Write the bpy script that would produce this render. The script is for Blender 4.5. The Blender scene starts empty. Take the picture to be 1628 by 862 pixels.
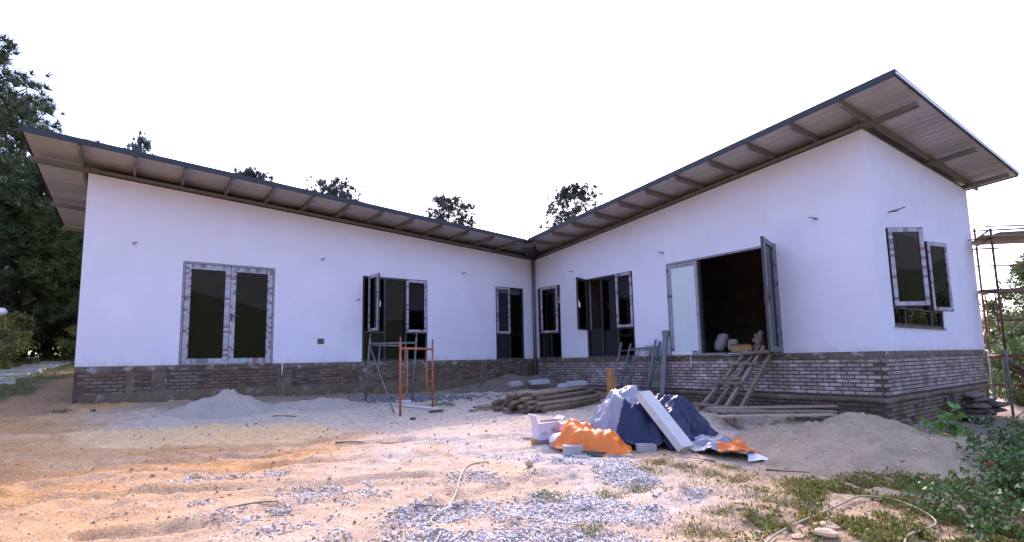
import bpy, math, random
import numpy as np
from mathutils import Vector, Matrix

# ------------------------------------------------------------------ camera, sky, sun, exposure
sc = bpy.context.scene
col = sc.collection
random.seed(7)
rng = np.random.default_rng(7)

CAM_H = -0.032                       # eye height above the house floor (z = 0)
PITCH, ROLL = 0.11042, 0.01951
cam = bpy.data.cameras.new('camera')
cam.sensor_width = 36.0
cam.lens = 36.0 * 830.83 / 1628.0
cam.shift_y = 49.45 / 1628.0
cam.clip_start = 0.05
cam.clip_end = 3000
camo = bpy.data.objects.new('camera', cam)
col.objects.link(camo)
camo.matrix_world = (Matrix.Translation((0, 0, CAM_H)) @ Matrix.Rotation(math.pi / 2 + PITCH, 4, 'X')
                     @ Matrix.Rotation(-ROLL, 4, 'Z'))
sc.camera = camo

SUN_EL, SUN_AZ = math.radians(42), math.radians(1)      # azimuth measured from +Y towards +X
world = bpy.data.worlds.new('World')
sc.world = world
world.use_nodes = True
nt = world.node_tree
nt.nodes.clear()
sky = nt.nodes.new('ShaderNodeTexSky')
sky.sky_type = 'NISHITA'
sky.sun_disc = False
sky.sun_elevation = SUN_EL
sky.sun_rotation = SUN_AZ
sky.altitude = 50
sky.air_density = 1.0
sky.dust_density = 1.8
sky.ozone_density = 3.0
bg = nt.nodes.new('ShaderNodeBackground')
bg.inputs['Strength'].default_value = 0.15
wo = nt.nodes.new('ShaderNodeOutputWorld')
nt.links.new(sky.outputs[0], bg.inputs[0])
nt.links.new(bg.outputs[0], wo.inputs[0])

sun = bpy.data.lights.new('sun', 'SUN')
sun.energy = 0.9
sun.angle = math.radians(4)
sun.color = (1.0, 0.93, 0.84)
suno = bpy.data.objects.new('sun', sun)
col.objects.link(suno)
sd = Vector((math.sin(SUN_AZ) * math.cos(SUN_EL), math.cos(SUN_AZ) * math.cos(SUN_EL), math.sin(SUN_EL)))
suno.rotation_euler = sd.to_track_quat('Z', 'Y').to_euler()
suno.location = (0, 40, 40)

vs = sc.view_settings
vs.view_transform = 'Standard'
vs.look = 'None'
vs.exposure = 2.3
vs.gamma = 1.0
vs.use_white_balance = True
vs.white_balance_temperature = 6800
vs.white_balance_tint = 29
vs.use_curve_mapping = False
sc.cycles.max_bounces = 8
sc.cycles.transparent_max_bounces = 12

# ------------------------------------------------------------------ helpers
def tag(o, label=None, cat=None, group=None, kind=None):
    if label: o['label'] = label
    if cat: o['category'] = cat
    if group: o['group'] = group
    if kind: o['kind'] = kind
    return o

def empty(name, loc, rz=0.0):
    o = bpy.data.objects.new(name, None)
    o.empty_display_size = 0.2
    o.location = loc
    o.rotation_euler = (0, 0, rz)
    col.objects.link(o)
    return o

def link_mesh(name, me, mats, parent=None, loc=(0, 0, 0)):
    o = bpy.data.objects.new(name, me)
    if not isinstance(mats, (list, tuple)): mats = [mats]
    if len(me.materials) == 0:
        for m in mats: me.materials.append(m)
    col.objects.link(o)
    o.location = loc
    if parent: o.parent = parent
    return o

def fast_mesh(name, V, F, smooth=False):
    """V (n,3) array, F (m,k) array of one face size"""
    V = np.asarray(V, np.float32); F = np.asarray(F, np.int32)
    me = bpy.data.meshes.new(name)
    me.vertices.add(len(V)); me.vertices.foreach_set('co', V.ravel())
    m, k = F.shape
    me.loops.add(m * k); me.loops.foreach_set('vertex_index', F.ravel())
    me.polygons.add(m)
    me.polygons.foreach_set('loop_start', np.arange(0, m * k, k, dtype=np.int32))
    me.polygons.foreach_set('loop_total', np.full(m, k, np.int32))
    if smooth: me.polygons.foreach_set('use_smooth', np.ones(m, bool))
    me.update(calc_edges=True)
    me.validate()
    return me

class MB:
    def __init__(s): s.v = []; s.f = []; s.mi = []; s.sm = []
    def add(s, V, F, mi=0, sm=False):
        n = len(s.v); s.v += [tuple(map(float, p)) for p in V]
        for q in F: s.f.append([n + i for i in q]); s.mi.append(mi); s.sm.append(sm)
    def obox(s, o, ax, ay, az, mi=0):
        """box from corner o with edge vectors"""
        o, ax, ay, az = map(np.array, (o, ax, ay, az)); o = o.astype(float)
        V = [o, o + ax, o + ax + ay, o + ay, o + az, o + ax + az, o + ax + ay + az, o + ay + az]
        F = [(3, 2, 1, 0), (4, 5, 6, 7), (0, 1, 5, 4), (1, 2, 6, 5), (2, 3, 7, 6), (3, 0, 4, 7)]
        if np.dot(np.cross(ax, ay), az) < 0: F = [q[::-1] for q in F]
        s.add(V, F, mi)
    def box(s, x0, x1, y0, y1, z0, z1, mi=0):
        s.obox((x0, y0, z0), (x1 - x0, 0, 0), (0, y1 - y0, 0), (0, 0, z1 - z0), mi)
    def bar(s, p, q, w, h, up=(0, 0, 1), mi=0):
        """rectangular bar along p-q, w sideways, h along up"""
        p, q, up = np.array(p, float), np.array(q, float), np.array(up, float)
        d = q - p; sx = np.cross(d, up); sx /= np.linalg.norm(sx) + 1e-9
        u = np.cross(sx, d); u /= np.linalg.norm(u) + 1e-9
        s.obox(p - sx * w / 2 - u * h / 2, d, sx * w, u * h, mi)
    def tube(s, pts, rad, n=8, cap=True, mi=0, sm=True):
        pts = [np.array(p, float) for p in pts]
        if not isinstance(rad, (list, tuple, np.ndarray)): rad = [rad] * len(pts)
        V = []; ref = np.array((0.3, 0.2, 0.93))
        for i, p in enumerate(pts):
            d = pts[min(i + 1, len(pts) - 1)] - pts[max(i - 1, 0)]
            d = d / (np.linalg.norm(d) + 1e-9)
            if abs(d @ ref) > .97: r2 = np.array((1., 0, 0))
            else: r2 = ref
            a = np.cross(d, r2); a /= np.linalg.norm(a); b = np.cross(d, a)
            for k in range(n):
                t = 2 * math.pi * k / n
                V.append(p + rad[i] * (a * math.cos(t) + b * math.sin(t)))
        F = []
        for i in range(len(pts) - 1):
            for k in range(n):
                k2 = (k + 1) % n
                F.append((i * n + k, i * n + k2, (i + 1) * n + k2, (i + 1) * n + k))
        s.add(V, F, mi, sm)
        if cap:
            m = len(s.v) - len(V)
            s.f.append([m + k for k in range(n)][::-1]); s.mi.append(mi); s.sm.append(False)
            m2 = m + (len(pts) - 1) * n
            s.f.append([m2 + k for k in range(n)]); s.mi.append(mi); s.sm.append(False)
    def build(s, name, mats, parent=None, org=None, local=False):
        """local: vertices are already in the parent's space; else world space, moved to the parent's or to org"""
        me = bpy.data.meshes.new(name)
        V = s.v
        loc = (0, 0, 0)
        if not local:
            base = None
            if parent is not None:
                base = Vector((0, 0, 0)); p = parent
                while p is not None: base += p.location; p = p.parent
            elif org is not None: base = Vector(org); loc = tuple(org)
            if base is not None: V = [(x - base.x, y - base.y, z - base.z) for x, y, z in V]
        me.from_pydata(V, [], s.f)
        me.polygons.foreach_set('material_index', s.mi)
        me.polygons.foreach_set('use_smooth', s.sm)
        me.update()
        return link_mesh(name, me, mats, parent, loc)

# lattice noise
def _h(ix, iy, seed):
    n = (ix.astype(np.int64) * 374761393 + iy.astype(np.int64) * 668265263 + seed * 2147483647) & 0x7fffffff
    n = ((n ^ (n >> 13)) * 1274126177) & 0x7fffffff
    n = (n ^ (n >> 16)) & 0xffff
    return n / 65535.0
def vnoise(x, y, seed=0):
    x = np.asarray(x, float); y = np.asarray(y, float)
    ix, iy = np.floor(x), np.floor(y); fx, fy = x - ix, y - iy
    fx = fx * fx * (3 - 2 * fx); fy = fy * fy * (3 - 2 * fy)
    a, b = _h(ix, iy, seed), _h(ix + 1, iy, seed); c, d = _h(ix, iy + 1, seed), _h(ix + 1, iy + 1, seed)
    return (a + (b - a) * fx) * (1 - fy) + (c + (d - c) * fx) * fy
def fbm(x, y, seed=0, oct=4, gain=.5):
    r = 0; a = 1; t = 0
    for i in range(oct):
        r = r + a * vnoise(x * 2 ** i + 17.3 * i, y * 2 ** i - 9.1 * i, seed + i); t += a; a *= gain
    return r / t
def sst(e0, e1, x):
    t = np.clip((x - e0) / (e1 - e0), 0, 1); return t * t * (3 - 2 * t)

# ------------------------------------------------------------------ materials
def mat(name, c1, c2=None, scale=4.0, rough=.85, bump=0.0, bscale=40.0, metal=0.0, orand=0.0, irand=0.0,
        spec=.4, c3=None, s3=None, t3=.6, coat=0.0, transl=0.0, sharp=.35, stretch=None):
    m = bpy.data.materials.new(name); m.use_nodes = True
    n = m.node_tree.nodes; l = m.node_tree.links
    b = n['Principled BSDF']
    b.inputs['Roughness'].default_value = rough
    b.inputs['Metallic'].default_value = metal
    b.inputs['Specular IOR Level'].default_value = spec
    b.inputs['Coat Weight'].default_value = coat
    geo = n.new('ShaderNodeNewGeometry')
    pos = geo.outputs['Position']
    if stretch:
        mp = n.new('ShaderNodeVectorMath'); mp.operation = 'MULTIPLY'; mp.inputs[1].default_value = stretch
        l.new(pos, mp.inputs[0]); pos = mp.outputs[0]
    src = None
    def rgb(c):
        return (c[0], c[1], c[2], 1)
    if c2 is not None:
        t = n.new('ShaderNodeTexNoise'); t.inputs['Scale'].default_value = scale; t.inputs['Detail'].default_value = 6
        t.inputs['Roughness'].default_value = .65
        l.new(pos, t.inputs['Vector'])
        r = n.new('ShaderNodeValToRGB'); r.color_ramp.elements[0].position = .5 - sharp * .5; r.color_ramp.elements[1].position = .5 + sharp * .5
        r.color_ramp.elements[0].color = rgb(c1); r.color_ramp.elements[1].color = rgb(c2)
        l.new(t.outputs[0], r.inputs[0]); src = r.outputs[0]
    else:
        k = n.new('ShaderNodeRGB'); k.outputs[0].default_value = rgb(c1); src = k.outputs[0]
    if c3 is not None:
        t = n.new('ShaderNodeTexNoise'); t.inputs['Scale'].default_value = s3 or scale * 3; t.inputs['Detail'].default_value = 5
        l.new(pos, t.inputs['Vector'])
        r = n.new('ShaderNodeValToRGB'); r.color_ramp.elements[0].position = t3 - .05; r.color_ramp.elements[1].position = t3 + .05
        l.new(t.outputs[0], r.inputs[0])
        x = n.new('ShaderNodeMix'); x.data_type = 'RGBA'; x.inputs['B'].default_value = rgb(c3)
        l.new(r.outputs[0], x.inputs['Factor']); l.new(src, x.inputs['A']); src = x.outputs['Result']
    for amt, kind in ((orand, 0), (irand, 1)):
        if amt:
            if kind == 0: rn = n.new('ShaderNodeObjectInfo').outputs['Random']
            else: rn = geo.outputs['Random Per Island']
            mr = n.new('ShaderNodeMapRange'); mr.inputs['To Min'].default_value = 1 - amt; mr.inputs['To Max'].default_value = 1 + amt
            l.new(rn, mr.inputs['Value'])
            hs = n.new('ShaderNodeHueSaturation')
            l.new(mr.outputs[0], hs.inputs['Value']); l.new(src, hs.inputs['Color']); src = hs.outputs[0]
    l.new(src, b.inputs['Base Color'])
    if bump:
        t = n.new('ShaderNodeTexNoise'); t.inputs['Scale'].default_value = bscale; t.inputs['Detail'].default_value = 5
        l.new(geo.outputs['Position'], t.inputs['Vector'])
        bp = n.new('ShaderNodeBump'); bp.inputs['Strength'].default_value = bump; bp.inputs['Distance'].default_value = .02
        l.new(t.outputs[0], bp.inputs['Height']); l.new(bp.outputs[0], b.inputs['Normal'])
    if transl:
        tr = n.new('ShaderNodeBsdfTranslucent'); l.new(src, tr.inputs['Color'])
        mx = n.new('ShaderNodeMixShader'); mx.inputs[0].default_value = transl
        l.new(b.outputs[0], mx.inputs[1]); l.new(tr.outputs[0], mx.inputs[2])
        l.new(mx.outputs[0], n['Material Output'].inputs['Surface'])
    return m

M = {}
M['plaster'] = mat('plaster', (.72, .72, .83), (.675, .67, .77), 1.2, .92, .22, 7, c3=(.66, .645, .72), s3=.9, t3=.7)
def add_splash(m):
    n = m.node_tree.nodes; l = m.node_tree.links; b = n['Principled BSDF']; src = b.inputs['Base Color'].links[0].from_socket
    g = n.new('ShaderNodeNewGeometry'); sp = n.new('ShaderNodeSeparateXYZ'); l.new(g.outputs['Position'], sp.inputs[0])
    mr = n.new('ShaderNodeMapRange'); mr.inputs['From Min'].default_value = .45; mr.inputs['From Max'].default_value = -.05; mr.inputs['To Min'].default_value = -.32; mr.inputs['To Max'].default_value = .30
    l.new(sp.outputs['Z'], mr.inputs['Value'])
    t = n.new('ShaderNodeTexNoise'); t.inputs['Scale'].default_value = 5; t.inputs['Detail'].default_value = 7; t.inputs['Roughness'].default_value = .7; l.new(g.outputs['Position'], t.inputs['Vector'])
    ad = n.new('ShaderNodeMath'); l.new(mr.outputs[0], ad.inputs[0]); l.new(t.outputs[0], ad.inputs[1])
    r = n.new('ShaderNodeMapRange'); r.inputs['From Min'].default_value = .55; r.inputs['From Max'].default_value = .95; r.inputs['To Max'].default_value = .55; l.new(ad.outputs[0], r.inputs['Value'])
    x = n.new('ShaderNodeMix'); x.data_type = 'RGBA'; x.inputs['B'].default_value = (.45, .38, .34, 1)
    l.new(r.outputs[0], x.inputs['Factor']); l.new(src, x.inputs['A']); l.new(x.outputs['Result'], b.inputs['Base Color'])
add_splash(M['plaster'])
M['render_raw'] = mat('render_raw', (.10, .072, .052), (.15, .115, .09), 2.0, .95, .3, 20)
M['mortar'] = mat('mortar', (.07, .048, .036), (.12, .09, .072), 5, .95, .5, 30)
M['concrete'] = mat('concrete', (.18, .15, .125), (.11, .082, .062), 4.0, .95, .8, 22, c3=(.30, .28, .265), s3=6, t3=.6)
M['brick'] = mat('brick', (.54, .48, .48), (.21, .12, .085), 4.5, .92, .5, 60, orand=.28, irand=.28, sharp=.5, c3=(.30, .24, .20), s3=3, t3=.62)
M['brick_dirty'] = mat('brick_dirty', (.115, .068, .045), (.19, .12, .08), 4, .95, .7, 40, irand=.2, orand=.2, c3=(.16, .125, .10), s3=2.3, t3=.52)
M['brick_orange'] = mat('brick_orange', (.50, .20, .09), (.40, .15, .07), 9, .9, .4, 60, orand=.25)
M['alu'] = mat('alu', (.035, .037, .042), rough=.45, metal=.0, spec=.5)
M['steel_dark'] = mat('steel_dark', (.135, .128, .12), (.18, .168, .155), 3, .6, metal=.0)
M['panel'] = mat('panel', (.50, .49, .475), (.41, .40, .385), 1.0, .42, .06, 14, orand=.16, metal=.2)
M['trim'] = mat('trim', (.016, .019, .024), (.024, .028, .034), 2, .5, spec=.5)
M['trim_light'] = mat('trim_light', (.55, .57, .6), rough=.35, metal=.6)
M['roof_top'] = mat('roof_top', (.10, .12, .14), rough=.5)
M['pipe'] = mat('pipe', (.12, .125, .14), rough=.5)
M['frost'] = mat('frost', (.60, .68, .70), (.55, .62, .65), 2, .35, spec=.5)
M['wood_dirty'] = mat('wood_dirty', (.15, .105, .08), (.26, .20, .16), 8, .9, .4, 60, orand=.3, irand=.3, stretch=(1, 1, 3))
M['wood_log'] = mat('wood_log', (.19, .13, .088), (.30, .22, .155), 5, .9, .5, 50, orand=.4)
M['wood_end'] = mat('wood_end', (.10, .075, .055), (.17, .12, .085), 30, .95)
M['wood_plank'] = mat('wood_plank', (.40, .30, .22), (.30, .215, .155), 6, .85, .3, 60, orand=.25)
M['wood_orange'] = mat('wood_orange', (.42, .19, .07), (.30, .14, .06), 14, .85, .3, 60)
M['paint_orange'] = mat('paint_orange', (.48, .135, .05), (.33, .10, .05), 9, .55, .1, 60, c3=(.20, .10, .07), s3=14, t3=.62)
M['paint_grey'] = mat('paint_grey', (.15, .165, .17), (.10, .108, .11), 10, .55, .1, 60)
M['steel_grey'] = mat('steel_grey', (.17, .18, .185), (.12, .122, .125), 10, .5, .1, 60)
M['rust'] = mat('rust', (.17, .055, .035), (.11, .045, .035), 8, .8, .3, 60)
M['blue_tarp'] = mat('blue_tarp', (.010, .015, .052), (.014, .022, .07), 3, .36, .08, 90, spec=.3, c3=(.04, .05, .10), s3=2.2, t3=.68)
M['silver_tarp'] = mat('silver_tarp', (.27, .28, .33), (.19, .20, .25), 4, .36, .1, 80, spec=.6)
M['slate_tarp'] = mat('slate_tarp', (.15, .17, .22), (.24, .26, .31), 5, .4, .1, 80, spec=.6)
M['orange_tarp'] = mat('orange_tarp', (.88, .22, .02), (.78, .17, .02), 5, .45, .1, 80, spec=.5, transl=.15)
M['white_plastic'] = mat('white_plastic', (.72, .71, .74), (.60, .59, .64), 6, .5, .2, 30)
M['dusty_sack'] = mat('dusty_sack', (.27, .25, .235), (.18, .155, .14), 9, .8, .3, 30)
M['lilac_card'] = mat('lilac_card', (.66, .62, .70), (.58, .54, .63), 5, .75)
M['card_print'] = mat('card_print', (.30, .24, .34), (.62, .58, .66), 60, .75)
M['tape_purple'] = mat('tape_purple', (.30, .18, .30), rough=.5)
M['carton'] = mat('carton', (.42, .24, .11), (.34, .19, .09), 6, .85)
M['foam'] = mat('foam', (.52, .535, .54), (.45, .465, .47), 5, .8, .15, 40)
M['block'] = mat('block', (.42, .41, .42), (.33, .32, .33), 8, .95, .5, 40, orand=.2)
M['board_green'] = mat('board_green', (.05, .075, .06), (.08, .10, .08), 9, .7)
M['hose'] = mat('hose', (.62, .48, .26), (.52, .40, .22), 6, .6)
M['pipe_green'] = mat('pipe_green', (.33, .31, .22), (.26, .25, .18), 6, .6)
M['stone'] = mat('stone', (.78, .72, .70), (.56, .51, .49), 8, .9, .3, 60, irand=.5, orand=.3)
M['stone_shaded'] = mat('stone_shaded', (.22, .225, .25), (.15, .15, .165), 8, .9, .3, 60, irand=.5)  # gravel stone again, darker and bluer: shade painted into the colour
M['stone_tan'] = mat('stone_tan', (.50, .36, .23), (.40, .27, .17), 6, .95, .4, 30, orand=.3, irand=.3)
M['dark_chunk'] = mat('dark_chunk', (.10, .075, .06), (.17, .13, .105), 8, .95, .5, 40, orand=.3)
M['paper'] = mat('paper', (.72, .70, .72), rough=.85)
M['bark'] = mat('bark', (.10, .07, .05), (.16, .12, .09), 5, .95, .6, 30)
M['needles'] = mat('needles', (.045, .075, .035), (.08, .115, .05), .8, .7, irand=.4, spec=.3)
M['needles_hazy'] = mat('needles_hazy', (.075, .095, .080), (.11, .13, .095), .6, .75, irand=.35, spec=.3)  # paler and greyer needles: distance haze is put into the colour
M['needles_dark'] = mat('needles_dark', (.032, .060, .022), (.075, .11, .036), .5, .8, irand=.4, spec=.2)
M['leaf_tree'] = mat('leaf_tree', (.055, .095, .025), (.095, .14, .04), 1.2, .6, irand=.4, transl=.25)
M['leaf_shrub'] = mat('leaf_shrub', (.10, .13, .028), (.16, .17, .04), 2, .6, irand=.4, transl=.2)
M['leaf_rose'] = mat('leaf_rose', (.045, .115, .025), (.085, .17, .04), 5, .45, irand=.45, transl=.2, spec=.5)
M['leaf_bright'] = mat('leaf_bright', (.09, .22, .03), (.15, .30, .05), 5, .45, irand=.3, transl=.3)
M['stem'] = mat('stem', (.09, .10, .04), (.14, .10, .06), 9, .8)
M['weed'] = mat('weed', (.12, .155, .028), (.25, .22, .055), 2.2, .7, irand=.5, transl=.25, c3=(.26, .16, .07), s3=9, t3=.60)
M['dry_grass'] = mat('dry_grass', (.30, .22, .10), (.22, .17, .07), 3, .8, irand=.5, transl=.2)
M['lawn'] = mat('lawn', (.09, .11, .025), (.13, .14, .035), 2, .8, irand=.4, transl=.2)
M['petal_red'] = mat('petal_red', (.55, .03, .03), (.45, .02, .03), 20, .6, transl=.2)
M['petal_pink'] = mat('petal_pink', (.75, .42, .45), (.65, .32, .36), 20, .6, transl=.2)
M['petal_peach'] = mat('petal_peach', (.72, .42, .22), (.70, .30, .14), 20, .6, transl=.2)
M['lamp_globe'] = mat('lamp_globe', (.80, .80, .80), rough=.3)
M['paver'] = mat('paver', (.55, .53, .48), (.46, .44, .39), 4, .95, .3, 30, orand=.15)
M['sand_grey'] = mat('sand_grey', (.44, .37, .305), (.35, .29, .235), 2.2, 1, 1.0, 26, c3=(.27, .225, .20), s3=16, t3=.66, spec=.1)
M['sand_yellow'] = mat('sand_yellow', (.60, .455, .245), (.53, .40, .21), 2.0, 1, .7, 22, spec=.1)
M['sand_pink'] = mat('sand_pink', (.40, .30, .205), (.31, .225, .15), 1.8, 1, .9, 24, c3=(.22, .17, .14), s3=20, t3=.68, spec=.1)
M['hill'] = mat('hill', (.05, .07, .03), (.08, .10, .045), .15, .95)

def film_mat(nm, dv):
    m = bpy.data.materials.new(nm); m.use_nodes = True
    n = m.node_tree.nodes; l = m.node_tree.links; b = n['Principled BSDF']
    b.inputs['Roughness'].default_value = .4
    g = n.new('ShaderNodeNewGeometry')
    d = n.new('ShaderNodeVectorMath'); d.operation = 'MULTIPLY'; d.inputs[1].default_value = dv
    l.new(g.outputs['Position'], d.inputs[0])
    fl = n.new('ShaderNodeVectorMath'); fl.operation = 'FLOOR'; l.new(d.outputs[0], fl.inputs[0])
    fr = n.new('ShaderNodeTexWhiteNoise'); fr.noise_dimensions = '3D'; l.new(fl.outputs[0], fr.inputs['Vector'])
    r = n.new('ShaderNodeValToRGB'); e = r.color_ramp.elements; r.color_ramp.interpolation = 'CONSTANT'
    e[0].position = 0; e[0].color = (.40, .40, .46, 1)
    e[1].position = .30; e[1].color = (.30, .31, .36, 1)
    for p, c in ((.58, (.24, .12, .14, 1)), (.66, (.17, .17, .20, 1)), (.74, (.36, .36, .42, 1)), (.93, (.15, .15, .18, 1))):
        x = e.new(p); x.color = c
    l.new(fr.outputs['Value'], r.inputs[0]); l.new(r.outputs[0], b.inputs['Base Color'])
    return m
FILM = [film_mat('film', (6.0, 6.0, 17.0)), film_mat('film_rail', (11.0, 9.0, 6.0))]
M['leaf_film'] = mat('leaf_film', (.10, .10, .115), (.24, .24, .27), 9, .45)
M['film_plain'] = mat('film_plain', (.34, .34, .38), (.24, .24, .27), 12, .4, c3=(.06, .06, .07), s3=7, t3=.62)

def glass_mat():
    m = bpy.data.materials.new('tinted_glass'); m.use_nodes = True
    n = m.node_tree.nodes; l = m.node_tree.links; n.remove(n['Principled BSDF'])
    t = n.new('ShaderNodeBsdfTransparent'); t.inputs[0].default_value = (.22, .25, .27, 1)
    g = n.new('ShaderNodeBsdfGlossy'); g.inputs['Roughness'].default_value = .012
    f = n.new('ShaderNodeFresnel'); f.inputs['IOR'].default_value = 1.5
    x = n.new('ShaderNodeMixShader')
    l.new(f.outputs[0], x.inputs[0]); l.new(t.outputs[0], x.inputs[1]); l.new(g.outputs[0], x.inputs[2])
    l.new(x.outputs[0], n['Material Output'].inputs['Surface'])
    return m
M['glass'] = glass_mat()

# ------------------------------------------------------------------ terrain
CX, CY, A_R = 0.7482, 17.3097, -0.93702
UR = np.array([math.cos(A_R), math.sin(A_R)]); UY = np.array([-UR[1], UR[0]])      # house local x and y in world
def to_house(x, y):
    dx, dy = x - CX, y - CY
    return dx * UR[0] + dy * UR[1], dx * UY[0] + dy * UY[1]
def hw(x, y, z=0.0):
    return (CX + UR[0] * x + UY[0] * y, CY + UR[1] * x + UY[1] * y, z)
CTRL = [(-8.6,10.43,-.72),(-7.37,11.35,-.79),(-5.65,12.6,-.81),(-4.38,13.5,-.82),(-2.1,15.2,-.9),(-1.07,15.97,-.72),(.5,16.9,-.62),(1.26,16.6,-.68),(2.39,15.1,-.95),(3.96,12.95,-1.12),(5.13,11.34,-1.17),(5.88,10.32,-1.2),(6.6,9.33,-1.42),(8.87,11.03,-1.45),(11.07,12.64,-1.62),
(-2.18,10.2,-1.1),(0,0,-1.7),(0,4,-1.47),(-5,5,-1.3),(-9,6,-1.0),(5,5,-1.55),(9,6,-1.6),(-9,0,-1.4),(9,0,-1.8),(-10.5,10.5,-.55),(-14,15,-.1),(-20,26,.45),(-14,24,.4),(0,26,.0),(14,24,-1.3),(22,20,-1.8),(20,8,-1.8),(-20,10,-.1),(-20,-10,-1.2),(20,-10,-2.2),(0,-12,-2.2),(0,45,.6),(-35,40,1.0),(35,40,-1.5)]
CT = np.array(CTRL)
_n = len(CT); _d = np.hypot(CT[:, None, 0] - CT[None, :, 0], CT[:, None, 1] - CT[None, :, 1])
_K = _d * _d * np.log(_d + 1e-9) + np.eye(_n) * 2.0; _P = np.c_[np.ones(_n), CT[:, :2]]
_W = np.linalg.solve(np.block([[_K, _P], [_P.T, np.zeros((3, 3))]]), np.r_[CT[:, 2], 0, 0, 0])
def G0(x, y):
    x = np.asarray(x, float); y = np.asarray(y, float)
    rr = np.hypot(x, y - 10); k = np.minimum(1, 48 / (rr + 1e-6)); xs = x * k; ys = 10 + (y - 10) * k
    r = _W[-3] + _W[-2] * xs + _W[-1] * ys
    for (cx, cy, _), w in zip(CTRL, _W):
        d = np.hypot(xs - cx, ys - cy); r = r + w * d * d * np.log(d + 1e-9)
    hx, hy = to_house(x, y)
    inside = ((hx < -.25) & (hx > -6.4) & (hy > -11.4) & (hy < 6.4)) | ((hx > -6.4) & (hx < 9.6) & (hy > .25) & (hy < 6.4))
    return np.where(inside, np.minimum(r, -.75), r)
def seg_d(x, y, pts):
    best = np.full(np.shape(x), 1e9)
    for (x0, y0), (x1, y1) in zip(pts[:-1], pts[1:]):
        dx, dy = x1 - x0, y1 - y0; t = np.clip(((x - x0) * dx + (y - y0) * dy) / (dx * dx + dy * dy), 0, 1)
        best = np.minimum(best, np.hypot(x - x0 - t * dx, y - y0 - t * dy))
    return best
RUTS = [[(-4.6, 6.45), (-3.3, 7.2), (-1.9, 7.9), (.3, 8.5)], [(-5.5, 4.6), (-3.6, 5.4), (-2.2, 5.9), (-.9, 6.2)], [(-1.4, 4.2), (-.7, 5.2), (0, 6.0), (.6, 6.4)],
        [(-5.0, 5.6), (-3.4, 6.3), (-2.0, 6.9), (0.2, 7.4)], [(-3.5, 4.3), (-2.3, 5.0), (-1.0, 5.5)]]
def relief(x, y):
    near = 1 - sst(13, 22, np.hypot(x, y - 9))
    u, v = x * .93 + y * .36, -x * .36 + y * .93
    r = (fbm(x * .9, y * .9, 3, 4) - .5) * .12 + (fbm(u * 1.1, v * 4.2, 11, 4) - .5) * .075 + (fbm(x * 9, y * 9, 21, 3) - .5) * .028
    cl = fbm(x * 4.5, y * 4.5, 31, 3); r = r + np.clip(cl - .58, 0, 1) * .16
    for i, p in enumerate(RUTS):
        d = seg_d(x + (fbm(x * 1.5, y * 1.5, 40 + i, 2) - .5) * .5, y + (fbm(x * 1.5, y * 1.5, 50 + i, 2) - .5) * .4, p)
        r = r - .045 * np.exp(-(d / .07) ** 2) + .03 * np.exp(-((d - .17) / .07) ** 2)
    return r * near
def GZ(x, y):
    return G0(x, y) + relief(x, y)
def gz(x, y): return float(GZ(np.array([x]), np.array([y]))[0])

def axis(fine0, fine1, step, lo, hi):
    a = list(np.arange(fine0, fine1 + 1e-6, step))
    s = step; v = a[-1]
    while v < hi: s *= 1.16; v += s; a.append(v)
    s = step; v = a[0]; pre = []
    while v > lo: s *= 1.16; v -= s; pre.append(v)
    return np.array(pre[::-1] + a)
gx = axis(-9.5, 8.5, .05, -700, 700); gy = axis(3.7, 13.5, .042, -700, 900)
XX, YY = np.meshgrid(gx, gy)
ZZ = GZ(XX, YY)
V = np.c_[XX.ravel(), YY.ravel(), ZZ.ravel()]
nx, ny = len(gx), len(gy)
I = np.arange(nx * ny).reshape(ny, nx)
F = np.stack([I[:-1, :-1], I[:-1, 1:], I[1:, 1:], I[1:, :-1]], -1).reshape(-1, 4)
me = fast_mesh('ground', V, F, True)

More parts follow.
